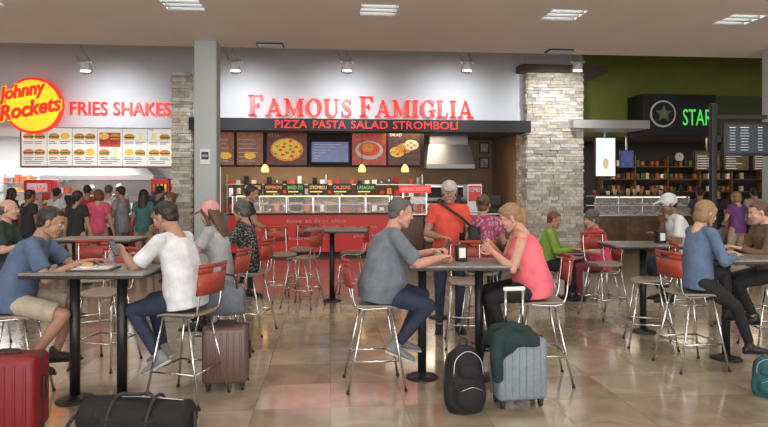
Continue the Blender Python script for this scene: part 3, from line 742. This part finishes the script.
for k in range(nn+1):
    x=X0+.1+(X1-X0-.2)*k/nn; b.bx(chrome,x-.012,x+.012,Yc+.1,Yc+.13,1.1,1.55); b.bx(chrome,x-.012,x+.012,Yc+.75,Yc+.78,1.1,1.55)
b.bx(black,X0+.08,X1-.08,Yc+.05,Yc+.8,1.55,1.58); b.bx(glass,X0+.1,X1-.1,Yc+.11,Yc+.12,1.1,1.55)
b.bx(mat('case_warm_glow',(1,.6,.25),.5,emit=5,ecol=(1,.58,.22)),X0+.15,X1-.15,Yc+.3,Yc+.34,1.53,1.55)  # glowing strip added to give the display case a warm glow
b.bx(steel,X0+.1,X1-.1,Yc+.2,Yc+.75,1.31,1.325)
for k in range(9):
    x=X0+.35+k*(X1-X0-.7)/8
    for zz in(1.11,1.335):
        b.cone(steel,(x,Yc+.45,zz-.01),(x,Yc+.45,zz+.005),.2,.2,20); b.cone(food[1 if k%2 else 0],(x,Yc+.45,zz+.005),(x,Yc+.45,zz+.03),.18,.17,20)
        for j in range(5): b.sph(food[2],(x+.1*math.cos(j*1.26),Yc+.45+.1*math.sin(j*1.26),zz+.03),(.03,.03,.01),8,4)
lab=[(243,262),(264,283),(286,304),(308,328),(332,352),(356,376)]
for i,(a0,a1) in enumerate(lab):
    xx0,xx1=wx(a0,Yc),wx(a1,Yc); b.bx(black,xx0,xx1,Yc+.05,Yc+.08,1.60,1.86); text(b,[ylow,mat('lit_orange',(.8,.25,.03),.5,emit=.9),mat('lit_green',(.2,.6,.1),.5,emit=.7)][i%3],('CHEESE','PEPPERONI','BAKED ZITI','STROMBOLI','CALZONE','LASAGNA')[i],xx0+.04,Yc+.04,1.72,.09,(xx1-xx0)-.08,depth=.01); b.bx(ylow,xx0+.05,xx1-.15,Yc+.04,Yc+.05,1.64,1.67); b.bx(chrome,(xx0+xx1)/2-.01,(xx0+xx1)/2+.01,Yc+.06,Yc+.08,1.58,1.6)
b.obj('pizza_display_case')
b,nm=cabinet('checkout_counter',wx(398,Yc),wx(527,Yc)-.05,Yc,Yc+.8,0,1.08,dark,mat('counter_panel_brown',(.12,.05,.03),.4),5)
xx0,xx1=wx(399,Yc),wx(431,Yc); b.bx(signred,xx0,xx1,Yc+.02,Yc+.06,1.62,1.82); text(b,white,'GARLIC KNOTS',xx0+.05,Yc+.01,1.68,.09,(xx1-xx0)-.1,depth=.01); b.bx(chrome,xx0+.1,xx0+.13,Yc+.03,Yc+.06,1.08,1.62); b.bx(chrome,xx1-.13,xx1-.1,Yc+.03,Yc+.06,1.08,1.62)
for k in range(5):
    xx=wx(402,Yc)+.2+k*.3; b.cone(random.choice([white,food[2],food[1]]),(xx,Yc+.3,1.08),(xx,Yc+.3,1.32),.05,.06,12)
b.obj(nm)
register(wx(455,16),16.0,1.08); register(wx(495,16),16.0,1.08)
b=MB(); X=wx(475,15.9); b.box(white,(X,15.95,1.5),(.4,.03,.7),bev=.01); b.box(mat('poster_red',(.5,.05,.04),.5,emit=.2),(X,15.93,1.6),(.34,.01,.42)); text(b,white,'COMBO',X-.14,15.92,1.65,.11,.28,depth=.01); b.box(steel,(X,15.97,1.12),(.4,.2,.04)); b.obj('promo_stand')
b=MB(); xx0,xx1=wx(225,19.8),wx(424,19.8); b.bx(steel,xx0,xx1,19.5,20.25,0,.95,.01)
for zz in(1.45,1.85): b.bx(steel,xx0,xx1,19.9,20.25,zz,zz+.03)
for x in(xx0,(xx0+xx1)/2,xx1): b.bx(steel,x-.02,x+.02,20.2,20.25,.9,2.2)
for k in range(26):
    xx=xx0+.15+k*(xx1-xx0-.3)/25
    for zz in(.95,1.48,1.88):
        if random.random()<.75: 
            m=random.choice([steel,white,food[0],food[2],cream,blackm,redc]); hh=random.uniform(.1,.28)
            if random.random()<.5: b.cone(m,(xx,20.05,zz),(xx,20.05,zz+hh),.07,.07,10)
            else: b.box(m,(xx,20.05,zz+hh/2),(.15,.15,hh))
b.obj('kitchen_back_shelving')
for p in(265,362,405):
    b=MB(); Y=16.5; X=wx(p,Y); z=wz(p,168,Y); b.cone(black,(X,Y,z+.1),(X,Y,3.4),.008,.008,6)
    b.loft(mat('amber_glass',(.9,.5,.12),.3,emit=3,ecol=(1,.5,.12)),[((X,Y,z+.10),(.025,0,0),(0,.025,0)),((X,Y,z+.03),(.08,0,0),(0,.08,0)),((X,Y,z-.06),(.11,0,0),(0,.11,0)),((X,Y,z-.11),(.09,0,0),(0,.09,0))],16); b.obj('pendant_lamp')
# ================= COFFEE SHOP =================
xr0=wx(583,16.6); 
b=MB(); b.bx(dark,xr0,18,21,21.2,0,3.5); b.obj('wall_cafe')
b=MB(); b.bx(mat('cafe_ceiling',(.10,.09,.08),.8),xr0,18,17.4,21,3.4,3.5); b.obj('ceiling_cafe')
arealight('cafe_light',(8,19,3.35),4,90,(1,.82,.6),sy=1.2); arealight('cafe_light',(13,19,3.35),4,60,(1,.82,.6),sy=1.2)
YS=16.3
cs=empty('coffee_shop_sign'); b=MB(); b.bx(blackm,wx(643,YS),wx(716,YS),YS,YS+.9,wz(670,135,YS),wz(670,94,YS),.01)
b.bx(mat('fascia_dark_green',(.05,.065,.02),.6),wx(716,YS),17.9,YS+.2,YS+.9,wz(670,133,YS),wz(670,94,YS),.01)
b.bx(mat('awning_grey',(.45,.43,.41),.6),wx(570,15.65),wx(645,15.65),15.4,16.9,wz(600,129,15.65),wz(600,121,15.65)); b.obj('fascia_box',cs)
b=MB(); sg=mat('sign_green',(.05,.5,.08),.4,emit=1.0,ecol=(.08,.62,.10)); text(b,sg,'STAR',wx(682,YS),YS-.05,wz(690,125.5,YS),.46,wx(711,YS)-wx(682,YS),depth=.01)
X,z=wx(662,YS),wz(662,114,YS); disc(white,X,z,.38,.38,YS-.02,.04); disc(blackm,X,z,.33,.33,YS-.06,.02)
st=[]
for k in range(10):
    r=.25 if k%2==0 else .11; st.append((X+r*math.sin(k*math.pi/5),z+r*math.cos(k*math.pi/5)))
for k in range(10): b.prism(mat('sign_olive',(.12,.16,.06),.5,emit=.2),[(X,z),st[k],st[(k+1)%10]],YS-.10,YS-.08,lambda a,b_,c:(a,b_,c))
b.obj('logo_and_lettering',cs,recalc=True)
b=MB(); Y=16.5; X0,X1=wx(596,Y),wx(615,Y); z0,z1=wz(605,176,Y),wz(605,138,Y); b.bx(blackm,X0-.03,X1+.03,Y,Y+.08,z0-.03,z1+.03,.01); b.bx(mat('lightbox_white',(.75,.82,.85),.4,emit=.9),X0,X1,Y-.01,Y,z0,z1); disc(food[4],(X0+X1)/2,z0+.35,.09,.16,Y-.012,.01,20); b.bx(steel,(X0+X1)/2-.02,(X0+X1)/2+.02,Y+.02,Y+.06,z1,wz(605,129,15.65)); b.obj('lit_advert_panel')
b=MB(); Y=17.5; X0,X1=wx(620,Y),wx(634,Y); z0,z1=wz(627,168,Y),wz(627,150,Y); b.bx(black,X0,X1,Y,Y+.06,z0,z1,.01); b.bx(mat('tv_picture',(.1,.1,.2)),X0+.02,X1-.02,Y-.008,Y,z0+.02,z1-.02); b.bx(steel,(X0+X1)/2-.02,(X0+X1)/2+.02,Y+.02,Y+.06,z1,3.4); b.obj('hanging_screen')
b=MB(); X,z=wx(680,20.9),wz(680,157,20.9); disc(white,X,z,.16,.16,20.98,.05,30); 
b.bx(black,X-.005,X+.005,20.92,20.93,z,z+.12); b.bx(black,X,X+.08,20.92,20.93,z-.005,z+.005); b.obj('wall_clock',recalc=True)
b=MB(); YM=18.5
for i in range(4):
    X0=wx(694,YM)+i*1.0; b.bx(black,X0,X0+.92,YM,YM+.06,2.3,2.95,.01); b.bx(mat('cafe_menu',(.16,.11,.06),.5,emit=.25,noise=.5,nscale=6),X0+.04,X0+.88,YM-.01,YM,2.34,2.91)
    for k in range(6): b.bx(cream,X0+.1,X0+.4+random.random()*.3,YM-.02,YM-.01,2.38+.08*k,2.40+.08*k)
    b.bx(steel,X0+.44,X0+.48,YM+.02,YM+.05,2.95,3.4)
b.obj('cafe_menu_board')
woodc=mat('cafe_counter_wood',(.13,.07,.035),.4,noise=.3,nscale=6)
b,nm=cabinet('cafe_counter',wx(590,16.2),wx(900,16.2),16.2,16.95,0,1.0,woodc,woodc,9)
X0,X1=wx(596,16.2),wx(690,16.2)
for k in range(5):
    x=X0+(X1-X0)*k/4; b.bx(chrome,x-.012,x+.012,16.22,16.25,1.0,1.5)
b.bx(woodc,X0,X1,16.2,16.85,1.5,1.54); b.bx(glass,X0,X1,16.23,16.24,1.0,1.5); b.bx(steel,X0,X1,16.3,16.85,1.24,1.255); b.bx(mat('case_lamp',(1,.9,.7),.5,emit=4,ecol=(1,.85,.6)),X0+.05,X1-.05,16.3,16.33,1.48,1.5)
browns=[mat('pastry_%d'%i,c,.6) for i,c in enumerate([(.35,.18,.06),(.5,.3,.12),(.22,.1,.04),(.55,.45,.32),(.3,.08,.04)])]
for k in range(16):
    x=X0+.12+k*(X1-X0-.24)/15
    b.sph(browns[k%5],(x,16.5,1.04),(.07,.07,.04)); b.sph(browns[(k*3+1)%5],(x,16.5,1.29),(.07,.06,.045))
muted=[white,browns[2],browns[4],blackm,browns[3],mat('pack_green',(.06,.15,.05),.6),browns[0],dark]
for k in range(22):
    x=X0+.1+k*(X1-X0)/14; z_=1.0 if x>X1 else 1.54
    m=random.choice(muted); hh=random.uniform(.1,.24)
    b.cone(m,(x,16.5,z_),(x,16.5,z_+hh),.045,.055,10)
b.obj(nm)
b=MB()
for zz in (1.6,2.05,2.5): 
    b.bx(woodc,wx(600,20.7),wx(760,20.7),20.5,20.85,zz,zz+.03)
    for k in range(30):
        x=wx(600,20.7)+.1+k*.18
        if random.random()<.75: b.box(random.choice(muted),(x,20.65,zz+.13),(.11,.12,random.uniform(.14,.24)))
for k in range(6): x=wx(600,20.7)+(wx(760,20.7)-wx(600,20.7))*k/5; b.bx(woodc,x-.02,x+.02,20.5,20.9,0,2.9)
b.bx(woodc,wx(600,20.7),wx(760,20.7),20.1,20.85,0,.95); b.obj('cafe_back_shelving')
# flight monitor on post
b=MB(); X,Y=G(713,9.6); b.box(black,(X,Y,1.55),(.09,.09,3.1),bev=.01); b.box(black,(X,Y,.015),(.45,.45,.03),bev=.008)
X2,Y2=G(746,9.6); z=EYE+(188-139)/600*9.6; M=frame((X2,Y2,z),(CA,-SA,0),(SA,CA,0),(0,0,1)); b.box(black,(0,0,0),(.76,.08,.54),M=M,bev=.012); b.box(mat('screen_dark',(.015,.02,.03),.25,emit=.15,ecol=(.05,.08,.12)),(0,-.042,0),(.68,.005,.45),M=M)
scr=mat('screen_text',(.4,.45,.5),.5,emit=.35)
for k in range(9):
    for x,w in((-.24,.10),(-.05,.15),(.2,.08)): b.box(scr if k else ylow,(x,-.046,.18-.045*k),(w*(.7+.3*random.random()),.003,.012),M=M)
b.box(black,(-.3,.03,0),(.35,.04,.1),M=M); b.box(black,(-.1,.02,.35),(.85,.1,.06),M=M); b.obj('flight_information_display')
# ================= TABLES =================
table('high_table',40,158,4.95,(75,122),h=1.09)
table('high_table',408,512,5.55,(422,479),h=1.07)
table('high_table',306,368,9.3,(332,),h=1.12)
table('high_table',606,676,7.3,(643,),h=1.08)
table('high_table',712,800,6.15,(726,),h=1.05)
table('high_table',425,505,8.1,(440,490),h=1.07)
table('high_table',60,140,8.2,(75,125),h=1.07)
table('low_table',553,580,9.6,(567,),h=.74)
# ================= PEOPLE =================
C=cloth
jean=C('navy_denim',(.022,.032,.065)); blk=C('black',(.012,.012,.014)); kha=C('khaki',(.42,.36,.27)); wht=C('white',(.64,.66,.68)); 
sneak=mat('sneaker_grey',(.22,.23,.24),.7); snw=mat('sneaker_white',(.6,.6,.58),.7)
p1=person('seated_man',12,4.9,14,lean=28,s=1.02,skin='t',hair='short',hc='dark',shirt=C('slate_blue',(.08,.125,.21)),pants=kha,shorts=True,shoe=mat('shoe_dark_brown',(.03,.022,.02),.6),sleeve=.75,
   hands=((.62,-.06,1.13),(.52,.12,1.13)),hp=18,q='n',feet=((.30,-.10,.37),(.18,.12,.37)),belly=.03,footdir=(0,-.2))
stool(12,4.9,14)
p2=person('seated_man',188,5.0,164,lean=20,s=1.03,skin='t',hair='short',hc='dark',shirt=wht,pants=jean,shoe=sneak,sole=snw,sleeve=.8,
   hands=((.55,-.10,1.20),(.52,.10,1.16)),hn=((-.6,.6,-.2),(0,0,1)),pose='grip',hp=22,q='n',feet=((.20,-.12,.37),(.30,.08,.37)),footdir=(-.5,-.3),belly=.035,wide=1.05)
stool(188,5.0,164)
p3=person('seated_man',377,5.35,8,lean=19,s=1.06,skin='r',hair='short',hc='grey',shirt=C('heather_grey',(.15,.175,.205)),pants=jean,shoe=sneak,sole=snw,sleeve=.85,
   hands=((.55,-.12,1.17),(.56,.08,1.13)),hp=12,q='n',feet=((.24,-.10,.37),(.16,.10,.37)),belly=.095,wide=1.1,footdir=(-.2,-.35),pose='grip')
stool(374,5.35,8)
p4=person('seated_woman',536,5.5,176,lean=22,s=1.0,fem=1,skin='r',hair='tail',hc='blond',shirt=C('coral_pink',(.85,.16,.20)),pants=blk,shoe=sneak,sleeve=0,
   hands=((.40,-.10,1.17),(.38,.10,1.20)),hp=24,q='n',feet=((.30,-.10,.37),(.38,.10,.37)),belly=.06,bust=.06,wide=1.12,pose='grip',hn=((-.4,.7,0),(-.4,-.7,0)))
stool(540,5.5,176)
p5=person('seated_woman',695,5.9,8,lean=10,s=.98,fem=1,skin='l',hair='bob',hc='blond',shirt=C('denim_blue',(.10,.155,.26)),pants=blk,shoe=mat('boot_black',(.015,.014,.014),.5),sleeve=1.5,
   hands=((.36,-.06,1.10),(.34,.12,1.09)),hp=15,q='n',feet=((.42,-.08,.50),(.50,.12,.22)),bust=.03,belly=.02)
stool(690,5.9,8)
p6=person('standing_man',449,7.35,-88,z=.98,lean=0,s=1.07,skin='t',hair='short',hc='dark',shirt=C('coral_red',(.66,.08,.05)),pants=jean,shoe=blk,hands=((.28,-.10,1.13),(.25,.12,1.17)),
   feet=((0,-.12,.085),(0,.12,.085)),hp=8,hy=8,q='n',capm=C('cap_cream',(.45,.42,.38)),pose='grip',belly=.02)
p7=person('seated_woman',482,7.3,70,lean=6,s=1,fem=1,skin='t',hair='bun',hc='brown',shirt=C('purple_floral',(.30,.05,.12),col2=(.42,.22,.3),ps=28),pants=blk,q='f',sleeve=.6,hands=((.36,-.12,1.1),(.36,.12,1.1)),belly=.03,z=.88)
stool(482,7.3,70)
p8=person('seated_woman',222,6.2,172,lean=12,s=.98,fem=1,skin='l',hair='long',hc='brown',shirt=C('pale_grey',(.40,.41,.42)),pants=blk,capm=C('cap_pink',(.60,.30,.30)),q='n',sleeve=.6,hands=((.42,-.12,1.1),(.40,.12,1.12)),hp=18,bust=.03,z=.84)
stool(222,6.2,172)
p9=person('seated_woman',250,7.3,168,lean=10,s=.95,fem=1,skin='t',hair='curly',hc='grey',shirt=C('black_print',(.02,.02,.02),col2=(.22,.2,.18),ps=45),pants=blk,sleeve=.7,hands=((.42,-.12,1.08),(.40,.12,1.08)),hp=10,bust=.03,z=.83)
stool(250,7.3,168)
p10=person('standing_man',243,9.8,10,z=.97,lean=12,s=1.05,skin='t',hair='short',hc='dark',shirt=C('black_tee',(.018,.018,.02)),pants=blk,feet=((-.05,-.12,.085),(.12,.12,.085)),hands=((.40,-.12,1.02),(.42,.12,1.06)),hp=15,pose='grip')
p11=person('seated_person',545,9.6,-20,z=.55,lean=12,s=1.05,fem=1,skin='t',hair='short',hc='auburn',shirt=C('lime_green',(.22,.38,.06)),pants=blk,sleeve=1.5,feet=((.42,-.1,.085),(.42,.1,.085)),hands=((.42,-.1,.79),(.42,.1,.79)),hp=15,belly=.02)
stool(545,9.6,-20,h=.45,name='low_chair')
p12=person('seated_woman',601,9.5,188,z=.56,lean=14,s=1.06,fem=1,skin='l',hair='curly',hc='grey',shirt=C('hot_pink',(.75,.08,.17)),pants=C('plum',(.18,.03,.05)),sleeve=.8,feet=((.40,-.1,.085),(.36,.1,.085)),hands=((.40,-.1,.79),(.42,.1,.79)),hp=12,belly=.06,wide=1.1,bust=.03)
stool(603,9.5,188,h=.45,name='low_chair')
p13=person('seated_man',684,7.8,176,lean=18,s=1.04,skin='d',hair='short',hc='dark',shirt=wht,pants=jean,capm=C('cap_white_dark',(.6,.6,.6)),sleeve=.8,hands=((.36,-.1,1.15),(.24,.08,1.30)),hp=15,z=.87,belly=.02)
stool(684,7.8,176)
p14=person('seated_person',772,6.5,172,lean=12,s=.98,fem=0,skin='l',hair='short',hc='brown',shirt=C('brown_shirt',(.14,.08,.05)),pants=blk,sleeve=1.5,hands=((.36,-.1,1.1),(.36,.08,1.1)),hp=15,z=.84)
stool(772,6.5,172)
p15=person('seated_man',-4,7.0,10,lean=12,s=1,skin='l',hair='bald',hc='grey',shirt=C('dark_green',(.03,.05,.04)),pants=jean,sleeve=.8,hands=((.36,-.1,1.1),(.36,.08,1.1)),z=.84)
stool(-4,7.0,10)
cols=[C('c_black',(.02,.02,.022)),C('c_pink',(.68,.10,.19)),C('c_white',(.68,.68,.68)),C('c_grey',(.26,.26,.28)),C('c_navy',(.04,.06,.12)),C('c_teal',(.06,.17,.18)),C('c_tan',(.42,.34,.25)),C('c_red',(.45,.04,.03)),C('c_purple',(.16,.05,.20))]
ST=dict(feet=((0,-.11,.085),(.06,.11,.085)),hands=((.05,-.27,.84),(.08,.27,.86)),pose='hang',elb=((-1,0,-.2),(-1,0,-.2)),hn=((0,-1,0),(0,1,0)))
crowd=[(28,11.5,60,0,'d','short','dark',0,1.0),(56,14.2,80,1,'t','bun','dark',2,1.02),(76,10.8,80,1,'t','tail','dark',0,.99),(98,12.0,100,1,'l','bob','auburn',1,1.0),
(108,14,90,0,'l','short','grey',2,1.06),(122,12.5,170,0,'t','short','dark',3,1.04),(143,12.6,95,1,'t','long','dark',5,1.0),(159,13.8,60,0,'t','short','dark',4,1.05),(173,11.2,200,1,'t','bun','brown',3,.97),
(87,14.0,100,0,'t','short','dark',7,1.06),(10,13.8,60,1,'t','long','dark',0,1.02),
(418,17.0,-90,1,'t','short','dark',2,1.03),(296,17.2,-90,0,'t','short','dark',0,1.0),(120,17.6,-80,0,'t','short','dark',2,1.08),(92,17.9,-80,1,'t','bun','dark',2,1.06),
(718,13.5,200,0,'t','short','dark',0,1.03),(738,12.5,100,1,'l','bob','blond',8,.97),(660,18,-90,1,'t','bun','dark',0,1.0),(755,14.5,80,0,'t','short','dark',6,1.02),(700,14.6,60,0,'t','short','dark',4,1.02)]
for px,d,yw,fem,sk,h,hc_,ci,s in crowd:
    kw=dict(ST)
    if random.random()<.4: kw.update(hands=((.28,-.1,1.05*s),(.3,.12,1.1*s)),pose='grip',elb=None,hn=((0,0,1),(0,0,1)))
    person('standing_woman' if fem else 'standing_man',px,d,yw,z=.925*s,lean=3,s=s,fem=fem,skin=sk,hair=h,hc=hc_,shirt=cols[ci],pants=random.choice([jean,blk,cols[6],cols[3]]),bust=.03*fem,hp=5,capm=(cols[2] if px in(418,120,92) else (cols[0] if px in(296,660) else None)),**kw)
def put_phone(pers,i,name='smartphone'):
    w=pers['arms'][i][2]; c=w+pers['F']*.10+V((0,0,.04))
    yv=(V((0,0,1))*.85+pers['F']*.5).normalized()
    M=frame(c,pers['R'],yv,pers['R'].cross(yv))
    b=MB(); b.box(black,(0,0,0),(.072,.148,.009),M=M,bev=.003); b.box(mat('phone_screen',(.1,.12,.15),.1,emit=.4),(0,0,.005),(.064,.135,.001),M=M); b.obj(name)
put_phone(p2,0); put_phone(p4,1); put_phone(p3,0); put_phone(p6,0)
for px,d,yw in((281,9.4,-60),(303,10.2,-100),(303,8.9,160),(352,9.6,175),
               (604,8.2,-70),(650,6.7,165),(745,7.6,200),
               (466,6.7,-95),(96,6.9,-60),(106,5.95,-100)):
    stool(px,d,yw)
# ---------- table-top things ----------
def napkin(px,d,z):
    x,y=G(px,d); b=MB(); b.box(black,(x,y,z+.075),(.10,.12,.15),bev=.012); b.box(white,(x,y-.061,z+.08),(.06,.004,.09)); b.obj('napkin_dispenser')
napkin(461,5.6,1.07); napkin(660,7.3,1.08)
b=MB(); x,y=G(438,5.7); b.cone(white,(x,y,1.07),(x,y,1.18),.03,.04,16); b.cone(black,(x,y,1.18),(x,y,1.19),.042,.038,16); b.obj('paper_cup')
def tray(px,d,z):
    x,y=G(px,d); b=MB(); b.box(mat('tray_brown',(.1,.05,.03),.4),(x,y,z+.008),(.34,.26,.014),bev=.005); b.box(white,(x,y,z+.017),(.28,.2,.003)); b.cone(white,(x-.05,y,z+.018),(x-.05,y,z+.03),.06,.085,20); b.sph(browns[1],(x-.05,y,z+.04),(.05,.05,.02)); b.obj('food_tray')
tray(94,4.85,1.09)
b=MB(); x,y=G(112,5.1); b.cone(glass,(x,y,1.09),(x,y,1.22),.03,.03,14); b.cone(mat('bottle_label',(.25,.3,.4),.4),(x,y,1.13),(x,y,1.17),.031,.031,14); b.cone(glass,(x,y,1.22),(x,y,1.26),.03,.012,14); b.cone(white,(x,y,1.26),(x,y,1.28),.014,.014,10); b.obj('water_bottle')
# ---------- luggage ----------
def suitcase(px,d,w,h,t,col,yaw=0,handle=0,name='suitcase',ribs=6,glossy=.35):
    x,y=G(px,d); M=Matrix.Translation((x,y,0))@Matrix.Rotation(math.radians(yaw)-A,4,'Z'); b=MB()
    cm=mat('shell_'+name+str(px),col,glossy,noise=.08,nscale=30,bump=.1,bscale=80)
    b.box(cm,(0,0,.06+h/2),(w,t,h),M=M,bev=.045)
    b.box(blackm,(0,0,.06+h/2),(w+.006,.012,h+.006),M=M,bev=.004)
    for i in range(ribs):
        xx=-w/2+.06+(w-.12)*i/(ribs-1)
        for sy in(-1,1): b.box(cm,(xx,sy*(t/2+.001),.06+h/2),(.018,.012,h-.1),M=M,bev=.005)
    for sx in(-1,1):
        for sy in(-1,1):
            b.cone(blackm,(sx*(w/2-.05)-.012,sy*(t/2-.05),.028),(sx*(w/2-.05)+.012,sy*(t/2-.05),.028),.028,.028,14,M); b.box(blackm,(sx*(w/2-.05),sy*(t/2-.05),.055),(.04,.045,.03),M=M,bev=.006)
    b.tube(blackm,[(-.08,0,.06+h),(-.07,0,.085+h),(.07,0,.085+h),(.08,0,.06+h)],.011,8,M,sub=3)
    b.box(blackm,(w/2+.01,0,.06+h*.55),(.02,.03,.16),M=M,bev=.006)
    if handle:
        for sx in(-1,1): b.tube(chrome,[(sx*.075,t/2-.04,.06+h-.02),(sx*.075,t/2-.04,.06+h+handle)],.011,8,M)
        b.box(white if handle>.3 else blackm,(0,t/2-.04,.07+h+handle),(.19,.03,.035),M=M,bev=.012)
    return b,M,name
b,M,nm=suitcase(518,4.86,.42,.49,.24,(.20,.25,.28),10,.36); b.obj(nm)
b=MB(); jk=C('dark_teal',(.010,.030,.030))
NU,NV=26,22; vs=[];fs=[]
for i in range(NU+1):
    u=i/NU; xx=-.245+.36*u
    for j in range(NV+1):
        v=j/NV
        Lf=.06+.13*(1-u)**2+.015*math.sin(u*9); Lb=.14+.02*math.sin(u*7)
        tot=Lf+.27+Lb; q_=v*tot
        if q_<Lf: yy=-.145-.012*math.sin(u*22)*(1-q_/Lf); zz=.575-(Lf-q_)
        elif q_<Lf+.27: t_=(q_-Lf)/.27; yy=-.145+.29*t_; zz=.575+.022*math.sin(math.pi*t_)+.008*math.sin(u*16+t_*5)
        else: t_=q_-Lf-.27; yy=.145+.012*math.sin(u*20); zz=.575-t_
        if u<.08: zz-=(.08-u)*1.4
        vs.append((xx,yy,zz))
for i in range(NU):
    for j in range(NV):
        a=i*(NV+1)+j; fs.append((a,a+NV+1,a+NV+2,a+1))
b.add(vs,fs,jk,True,M)
bb=MB(); bb.limb(DUM,[(-.12,-.05,.59),(-.21,-.11,.56),(-.245,-.165,.44),(-.235,-.165,.28)],[.05,.048,.042,.034]); bb.limb(DUM,[(-.18,.06,.60),(-.05,.0,.62),(.07,-.02,.60)],[.035,.045,.03])
b.addnp(remesh(bb,.010,3),jk,M); ob=b.obj('draped_jacket'); md=ob.modifiers.new('thickness','SOLIDIFY'); md.thickness=.012; md.offset=1
b,M,nm=suitcase(226,5.25,.39,.50,.24,(.12,.068,.055),8,.12); b.obj(nm)
b=MB(); bb=MB(); bb.loft(DUM,[((-.16,0,.66),(0,.09,0),(0,0,.02)),((-.17,0,.74),(0,.1,0),(0,0,.10)),((0,0,.79),(0,.12,0),(0,0,.16)),((.16,0,.76),(0,.1,0),(0,0,.12)),((.17,0,.71),(0,.05,0),(0,0,.06))],16)
b.addnp(remesh(bb,.012,3),C('bag_grey',(.12,.13,.15)),M); b.tube(blackm,[(-.1,-.06,.88),(-.07,-.06,.99),(.07,-.06,.99),(.1,-.06,.88)],.01,8,M,sub=4); b.obj('tote_bag')
b,M,nm=suitcase(8,4.2,.46,.53,.27,(.20,.010,.014),6,0,glossy=.5); b.obj(nm)
x,y=G(138,4.28); M=Matrix.Translation((x,y,0))@Matrix.Rotation(-A-.05,4,'Z'); bb=MB()
bb.loft(DUM,[((-.40,0,.12),(0,.11,0),(0,0,.09)),((-.37,0,.13),(0,.15,0),(0,0,.125)),((-.15,0,.135),(0,.17,0),(0,0,.13)),((.12,0,.12),(0,.165,0),(0,0,.118)),((.36,0,.125),(0,.15,0),(0,0,.12)),((.40,0,.11),(0,.11,0),(0,0,.08))],20)
bb.box(DUM,(0,-.15,.10),(.4,.08,.13),bev=.02); b=MB(); b.addnp(remesh(bb,.011,2),C('duffel_black',(.010,.010,.011)),M)
strapm=mat('strap_webbing',(.03,.03,.032),.8)
for sx in(-.14,.14): b.tube(strapm,[(sx,-.19,.06),(sx,-.165,.18),(sx,-.06,.262),(sx,.06,.262),(sx,.165,.18)],.012,6,M,sub=3)
b.tube(strapm,[(-.14,-.05,.26),(-.1,-.04,.295),(0,-.02,.285),(.1,-.04,.30),(.14,-.05,.26)],.012,6,M,sub=4); b.tube(steel,[(-.33,0,.25),(0,0,.262),(.33,0,.245)],.004,6,M,sub=4); b.tube(strapm,[(-.4,0,.18),(-.47,-.1,.06),(-.3,-.28,.012),(.1,-.27,.012),(.42,-.12,.03),(.41,0,.16)],.014,6,M,sub=5); b.obj('duffel_bag')
def backpack(px,d,yaw,col,s=1,name='backpack'):
    x,y=G(px,d); M=Matrix.Translation((x,y,0))@Matrix.Rotation(math.radians(yaw)-A,4,'Z')@Matrix.Scale(s,4); bb=MB()
    bb.loft(DUM,[((0,0,.0),(.14,0,0),(0,.10,0)),((0,0,.06),(.155,0,0),(0,.12,0)),((0,0,.25),(.15,0,0),(0,.115,0)),((0,.01,.40),(.125,0,0),(0,.09,0)),((0,.02,.49),(.08,0,0),(0,.055,0)),((0,.02,.51),(.03,0,0),(0,.02,0))],18)
    bb.sph(DUM,(0,-.10,.15),(.11,.06,.12)); bb.sph(DUM,(0,-.09,.33),(.085,.045,.06)); bb.sph(DUM,(.14,0,.13),(.03,.07,.1)); bb.sph(DUM,(-.14,0,.13),(.03,.07,.1))
    b=MB(); b.addnp(remesh(bb,.011,2),C('pack_'+name+str(px),col),M)
    for sx in(-1,1): b.tube(strapm,[(sx*.04,.08,.46),(sx*.09,.15,.38),(sx*.11,.15,.2),(sx*.12,.11,.06)],.018,8,M,sub=4)
    b.tube(strapm,[(-.03,.04,.5),(-.025,.04,.55),(.025,.04,.55),(.03,.04,.5)],.009,8,M,sub=4)
    b.tube(steel,[(-.085,-.145,.2),(0,-.17,.235),(.085,-.145,.2)],.003,6,M,sub=4); b.tube(steel,[(-.12,-.085,.3),(-.1,-.07,.42),(0,-.06,.48),(.1,-.07,.42),(.12,-.085,.3)],.003,6,M,sub=4)
    b.obj(name)
backpack(465,4.72,12,(.012,.012,.014),1.0); backpack(766,5.05,-20,(.02,.10,.11),.66)
# messenger bag hanging at the standing man's side
b=MB(); L=p6['L']; c=L(.10,-.27,1.16); Mb=frame(c,p6['F'],-p6['R'],V((0,0,1)))
b.box(blackm,(0,0,0),(.30,.12,.26),M=Mb,bev=.035); b.box(black,(0,.065,.05),(.28,.02,.16),M=Mb,bev=.008); b.tube(strapm,[L(.10,-.26,1.28),L(.15,-.12,1.40),L(.13,.02,1.50),L(.02,.13,1.60),L(-.08,.06,1.58)],.016,8,sub=4); b.obj('shoulder_bag')
# ---------- world / camera ----------
w=bpy.data.worlds.new('w'); sc.world=w; w.use_nodes=True; w.node_tree.nodes['Background'].inputs[0].default_value=(.90,.94,1,1); w.node_tree.nodes['Background'].inputs[1].default_value=2.0
arealight('rear_fill_light',(1,-7.6,2.2),16,900,(1,.97,.94),rot=(math.radians(108),0,0),sy=3.2)  # added fill lamp behind the camera, tilted up to brighten the ceiling
cam=bpy.data.cameras.new('camera'); co=bpy.data.objects.new('camera',cam); sc.collection.objects.link(co)
co.location=(0,0,EYE); co.rotation_euler=(math.pi/2,0,-A); cam.sensor_width=36; cam.lens=28.125; cam.shift_y=-25.5/768
sc.camera=co
print('faces',sum(len(o.data.polygons) for o in sc.objects if o.type=='MESH'))
